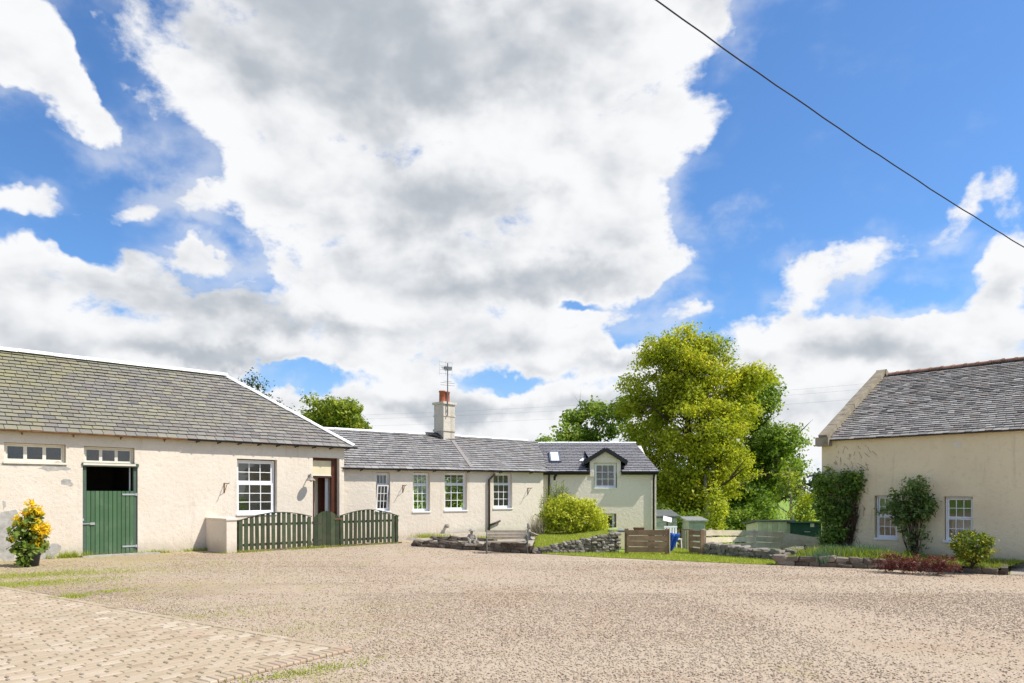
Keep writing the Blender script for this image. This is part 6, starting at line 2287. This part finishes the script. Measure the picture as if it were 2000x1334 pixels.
np_mesh('foliage', V, Fc, tn, M['leaf_ivy'], iv)
b = MB()
rr = random.Random(77)
for i in range(60):
    px = rr.uniform(1640, 1682)
    py = rr.uniform(950, 1010)
    p = on_house(px, py, rr.uniform(0.05, 0.2)) - org
    q = on_house(rr.uniform(1635, 1660), 1092, rr.uniform(0.05, 0.15)) - org
    m1 = p.lerp(q, 0.5) + Vector((rr.uniform(-.08, .08), rr.uniform(-.05, .05), rr.uniform(-.05, .05)))
    b.tube([p, p.lerp(m1, 0.5) + Vector((rr.uniform(-.05, .05), 0, 0)), m1, q], [0.004, 0.006, 0.010, 0.014], 4, rr.random(), False)
b.build('stems', M['stem'], iv)

cl_ = thing('climbing_rose', 'dark leafy climbing shrub with bare lower stems between the house windows', 'climber', RH.w(RH.x(1785), -0.2, 0.12))
org = Vector(cl_.location)
L_ = []
for (px, py, rx, ry, wgt) in [(1780, 975, 38, 26, 1), (1752, 995, 26, 18, 1), (1803, 995, 22, 22, 1), (1788, 950, 22, 16, 0.9), (1772, 1012, 26, 14, 0.8), (1785, 1045, 14, 22, 0.18), (1785, 1078, 14, 14, 0.25), (1768, 1045, 6, 18, 0.3), (1804, 1050, 6, 24, 0.3), (1815, 985, 12, 18, 0.9)]:
    p = on_house(px, py, 0.25) - org
    s = 0.0126
    L_.append((p.x, p.y, p.z, rx * s, 0.24, ry * s, wgt))
c_, o_, t_ = lobes_cloud(L_, 800, shell=0.45, tlo=0.15, thi=0.8, noise=0.18)
V, Fc, tn = leaf_cloud(c_, o_, 9, 0.05, 0.095, t_, aspect=0.5)
np_mesh('foliage', V, Fc, tn, M['leaf_climber'], cl_)
b = MB()
for i in range(26):
    p = on_house(rr.uniform(1755, 1812), rr.uniform(960, 1040), rr.uniform(0.1, 0.35)) - org
    q = on_house(rr.uniform(1778, 1796), 1093, rr.uniform(0.1, 0.3)) - org
    m1 = p.lerp(q, 0.55) + Vector((rr.uniform(-.06, .06), rr.uniform(-.06, .06), 0))
    b.tube([p, m1, q], [0.004, 0.009, 0.014], 4, rr.random(), False)
b.build('stems', M['stem'], cl_)

g_ = ground_pt(1915, 1111, 0.12)
rb_ = thing('variegated_bush', 'clipped round green and gold bush under the right house window', 'bush', (g_.x, g_.y + 0.25, 0.12))
c_, o_, t_ = lobes_cloud([(0, 0, 0.43, 0.40, 0.36, 0.30), (-0.04, 0, 0.46, 0.37, 0.33, 0.27), (0.05, 0, 0.45, 0.36, 0.33, 0.28), (0, 0, 0.18, 0.21, 0.21, 0.19, 0.8)], 950, shell=0.18, tlo=0.0, thi=0.7, noise=0.03)
V, Fc, tn = leaf_cloud(c_, o_, 9, 0.035, 0.055, t_, tj=0.28)
np_mesh('foliage', V, Fc, tn, M['leaf_var'], rb_)
b = MB()
limbs(b, (0, 0, -0.02), (0, 0, 0.6), 0.03, 0.3, 10, 60, 0.1)
b.build('stems', M['stem'], rb_)

g_ = ground_pt(1790, 1108, 0.14)
ht = thing('heather_clump', 'low mound of brownish red heather spilling over the bed edging', 'plant', (g_.x, g_.y + 0.05, 0.08))
dv = (bedc[2] - bedc[1]).normalized()
c_, o_, t_ = lobes_cloud([(dv.x * s, dv.y * s, 0.13, 0.28, 0.30, 0.17) for s in (-0.50, -0.25, 0.0, 0.25, 0.48)], 1100, shell=0.3, tlo=0.1, thi=0.8)
V, Fc, tn = leaf_cloud(c_, o_, 16, 0.03, 0.045, t_, aspect=0.35, up=0.9)
np_mesh('foliage', V, Fc, tn, M['leaf_heather'], ht)
for i, (px, py, s, lab) in enumerate([(1635, 1086, 1.0, 'blue green lavender clump at the ivy foot'), (1700, 1088, 1.15, 'larger blue green lavender clump below the left house window'), (1612, 1092, 0.7, 'small lavender tuft at the left tip of the house bed')]):
    g_ = ground_pt(px, py + 4, 0.12)
    t = thing('lavender_clump', lab, 'plant', (g_.x, g_.y + 0.1, 0.1), 0, 'lavender clumps in the house bed')
    Q = rng.normal(0, 0.16 * s, (900, 2))
    V, Fc, tn = blades(900, Q, np.zeros(900), 0.26 * s, 0.010, 0.1, 0.9)
    np_mesh('foliage', V, Fc, tn, M['leaf_lav'], t)

# ------------------------------------------------------------------ sheds and things at the bottom of the garden
def shed(name, label, x0, x1, y0, y1, zt0, zt1, m, roofm, zb=G0, over=0.12, boards=8, mono=True, vertical=False, extra=None):
    t = thing(name, label, 'shed', ((x0 + x1) / 2, (y0 + y1) / 2, zb))
    cx_, cy_ = (x0 + x1) / 2, (y0 + y1) / 2
    w_, d_ = (x1 - x0) / 2, (y1 - y0) / 2
    h0, h1 = zt0 - zb, zt1 - zb
    b = MB().prism([(-d_, 0), (d_, 0), (d_, h1 - 0.02), (-d_, h0 - 0.02)], 'x', -w_, w_, 0.4)
    b.build('shed_body', m, t, recalc=True)
    rr = random.Random(boards)
    if vertical:
        st = 2 * w_ / boards
        for i in range(boards):
            MB().box(-w_ + i * st + 0.004, -w_ + (i + 1) * st - 0.004, -d_ - 0.022, -d_ - 0.002, 0.02, h0 - 0.03, rr.random()).build('board', m, t)
    else:
        st = (h0 - 0.03) / boards
        for i in range(boards):
            MB().add([(-w_, -d_ - 0.026, i * st), (w_, -d_ - 0.026, i * st), (w_, -d_ - 0.008, (i + 1) * st), (-w_, -d_ - 0.008, (i + 1) * st), (-w_, -d_ - 0.002, i * st), (w_, -d_ - 0.002, i * st)],
                     [(0, 1, 2, 3), (4, 5, 1, 0)], rr.random()).build('board', m, t)
    q = [(-w_ - over, -d_ - over, h0), (w_ + over, -d_ - over, h0), (w_ + over, d_ + over, h1), (-w_ - over, d_ + over, h1)]
    MB().add([(x, y, z) for x, y, z in q] + [(x, y, z + 0.06) for x, y, z in q], [(3, 2, 1, 0), (4, 5, 6, 7), (0, 1, 5, 4), (1, 2, 6, 5), (2, 3, 7, 6), (3, 0, 4, 7)]).build('roof', roofm, t)
    return t


Y1 = 31.0
sA = shed('garden_shed', 'grey green shed half hidden by the dormer cottage corner', bx(1270, Y1), bx(1322, Y1), Y1, Y1 + 1.6, bz(1010, Y1), bz(1004, Y1) + 0.1, M['shedgreen'], M['felt'], boards=9)
sB = shed('garden_shed', 'small grey green shed with a pale felt roof by the conifer', bx(1345, Y1 - 1), bx(1377, Y1 - 1), Y1 - 1, Y1 + 0.1, bz(1018, Y1 - 1), bz(1013, Y1 - 1), M['shedgreen'], M['galv'], boards=7)
Y2 = 26.5
sC = shed('long_shed', 'long low olive store shed with upright boards behind the pale fence', bx(1480, Y2), bx(1546, Y2), Y2, Y2 + 1.3, bz(1018, Y2), bz(1018, Y2) - 0.16, M['shedgrey'], M['felt'], boards=7, vertical=True)
sD = shed('low_shed', 'dark green low shed with a pale label beside the olive store', bx(1549, Y2 - 0.3), bx(1604, Y2 - 0.3), Y2 - 0.3, Y2 + 1.0, bz(1021, Y2 - 0.3), bz(1021, Y2 - 0.3) - 0.16, M['sheddark'], M['sheddark'], boards=5)
MB().box(0.10, 0.24, -0.70, -0.682, 1.55, 1.68).build('label_plate', M['curtain'], sD)
MB().box(-0.12, 0.10, -0.70, -0.68, 1.36, 1.39).build('handle', M['galv'], sD)
Yq = 28.0
t = thing('tilted_board', 'white board tilted on a dark stand before the half hidden shed', 'board', (bx(1303, Yq), Yq, G0))
o = MB().box(-0.17, 0.17, -0.012, 0.012, -0.11, 0.11).build('panel', M['white'], t)
o.matrix_local = Matrix.Translation((0, -0.05, bz(1014, Yq) - G0)) @ Matrix.Rotation(R(14), 4, 'Y') @ Matrix.Rotation(R(-35), 4, 'X')
MB().tube([(0, 0, 0), (0, 0, bz(1016, Yq) - G0)], 0.03, 8).box(-0.16, 0.16, -0.05, 0.18, 0.9, 1.35).build('stand', M['iron'], t)
# white plastic chair
Yc = 22.3
zg = float(height(np.array(bx(1316, Yc)), np.array(Yc)))
t = thing('plastic_chair', 'white plastic garden chair with slatted back behind the fence gap', 'chair', (bx(1315, Yc), Yc, zg), R(10))
hC = bz(1028, Yc) - zg
for (x, y) in ((-0.2, -0.2), (0.2, -0.2), (-0.2, 0.2), (0.2, 0.2)):
    MB().tube([(x, y, 0), (x * 0.92, y * 0.92, hC * 0.5)], 0.02, 6).build('leg', M['white'], t)
MB().box(-0.21, 0.21, -0.21, 0.21, hC * 0.5, hC * 0.5 + 0.03).build('seat', M['white'], t)
b = MB().box(-0.22, 0.22, 0.205, 0.235, hC - 0.05, hC)
b.build('top_rail', M['white'], t)
for i in range(5):
    MB().box(-0.20 + i * 0.09, -0.15 + i * 0.09, 0.21, 0.23, hC * 0.5 + 0.03, hC - 0.051).build('back_slat', M['white'], t)
# iron railing
Yr = 23.4
zg = float(height(np.array(bx(1332, Yr)), np.array(Yr)))
t = thing('iron_railing', 'rusty upright railing closing the path behind the fence gap', 'railing', (bx(1322, Yr), Yr, zg), R(-4))
hR = bz(1033, Yr) - zg
LR = bx(1350, Yr) - bx(1322, Yr)
MB().box(0, LR, -0.012, 0.012, hR - 0.04, hR - 0.015).box(0, LR, -0.012, 0.012, 0.1, 0.125).build('rail', M['iron'], t)
for i in range(7):
    MB().box(LR * i / 6 - 0.012, LR * i / 6 + 0.012, -0.013, 0.013, 0, hR, 0.4).build('bar', M['rust'] if i % 2 else M['brownboard'], t)
# blue tarpaulin
Yt2 = 19.6
t = thing('blue_tarpaulin', 'bright blue tarpaulin hanging to a point beside the gap post', 'tarpaulin', (bx(1309, Yt2), Yt2, 0))
b = MB()
K = 9
V = []
for j in range(7):
    v = j / 6
    wdt = 0.30 * (1 - v) ** 0.8 + 0.02
    for i in range(K):
        u = i / (K - 1)
        V.append((-0.03 + wdt * u, 0.035 * math.sin(u * 14 + v * 3) * (1 - 0.4 * v), bz(1041, Yt2) - v * 0.58 - 0.02 * u * (1 - v) + 0.01 * math.sin(9 * u)))
b.add(V, [(j * K + i, j * K + i + 1, (j + 1) * K + i + 1, (j + 1) * K + i) for j in range(6) for i in range(K - 1)])
o = b.build('sheet', M['bluetarp'], t, True)
o.modifiers.new('solid', 'SOLIDIFY').thickness = 0.012
MB().box(-0.05, -0.02, -0.02, 0.02, 0, bz(1041, Yt2)).build('pole', M['brownboard'], t)
# potting table with trough and planks behind the brown fence
Yp = 21.0
zg = 0.0
t = thing('potting_table', 'dark potting table behind the brown board fence', 'table', (bx(1225, Yp), Yp, -0.3))
zt_ = bz(1036, Yp) + 0.3
MB().box(-0.55, 0.75, -0.25, 0.25, zt_ - 0.04, zt_, 0.5).build('table_top', M['sleeper'], t)
for (x, y) in ((-0.5, -0.2), (0.7, -0.2), (-0.5, 0.2), (0.7, 0.2)):
    MB().box(x - 0.035, x + 0.035, y - 0.035, y + 0.035, 0, zt_ - 0.041).build('leg', M['sleeper'], t)
t2 = thing('terracotta_trough', 'brown trough standing on the table behind the board fence', 'trough', (bx(1247, Yp), Yp - 0.05, bz(1036, Yp) + 0.001))
MB().add([(-0.13, -0.07, 0), (0.13, -0.07, 0), (0.13, 0.07, 0), (-0.13, 0.07, 0), (-0.16, -0.09, 0.09), (0.16, -0.09, 0.09), (0.16, 0.09, 0.09), (-0.16, 0.09, 0.09)],
         [(3, 2, 1, 0), (4, 5, 6, 7), (0, 1, 5, 4), (1, 2, 6, 5), (2, 3, 7, 6), (3, 0, 4, 7)]).build('trough_body', M['rust'], t2)
t3 = tag(MB().box(-0.28, 0.16, -0.06, 0.06, 0, 0.03).build('painted_plank', M['bluegrey']), 'pale blue grey plank lying on the left of the potting table', 'plank')
t3.location = (bx(1208, Yp), Yp, bz(1036, Yp) + 0.001)

# ------------------------------------------------------------------ render settings
sc.render.engine = 'CYCLES'
sc.cycles.max_bounces = 8
sc.cycles.transparent_max_bounces = 12
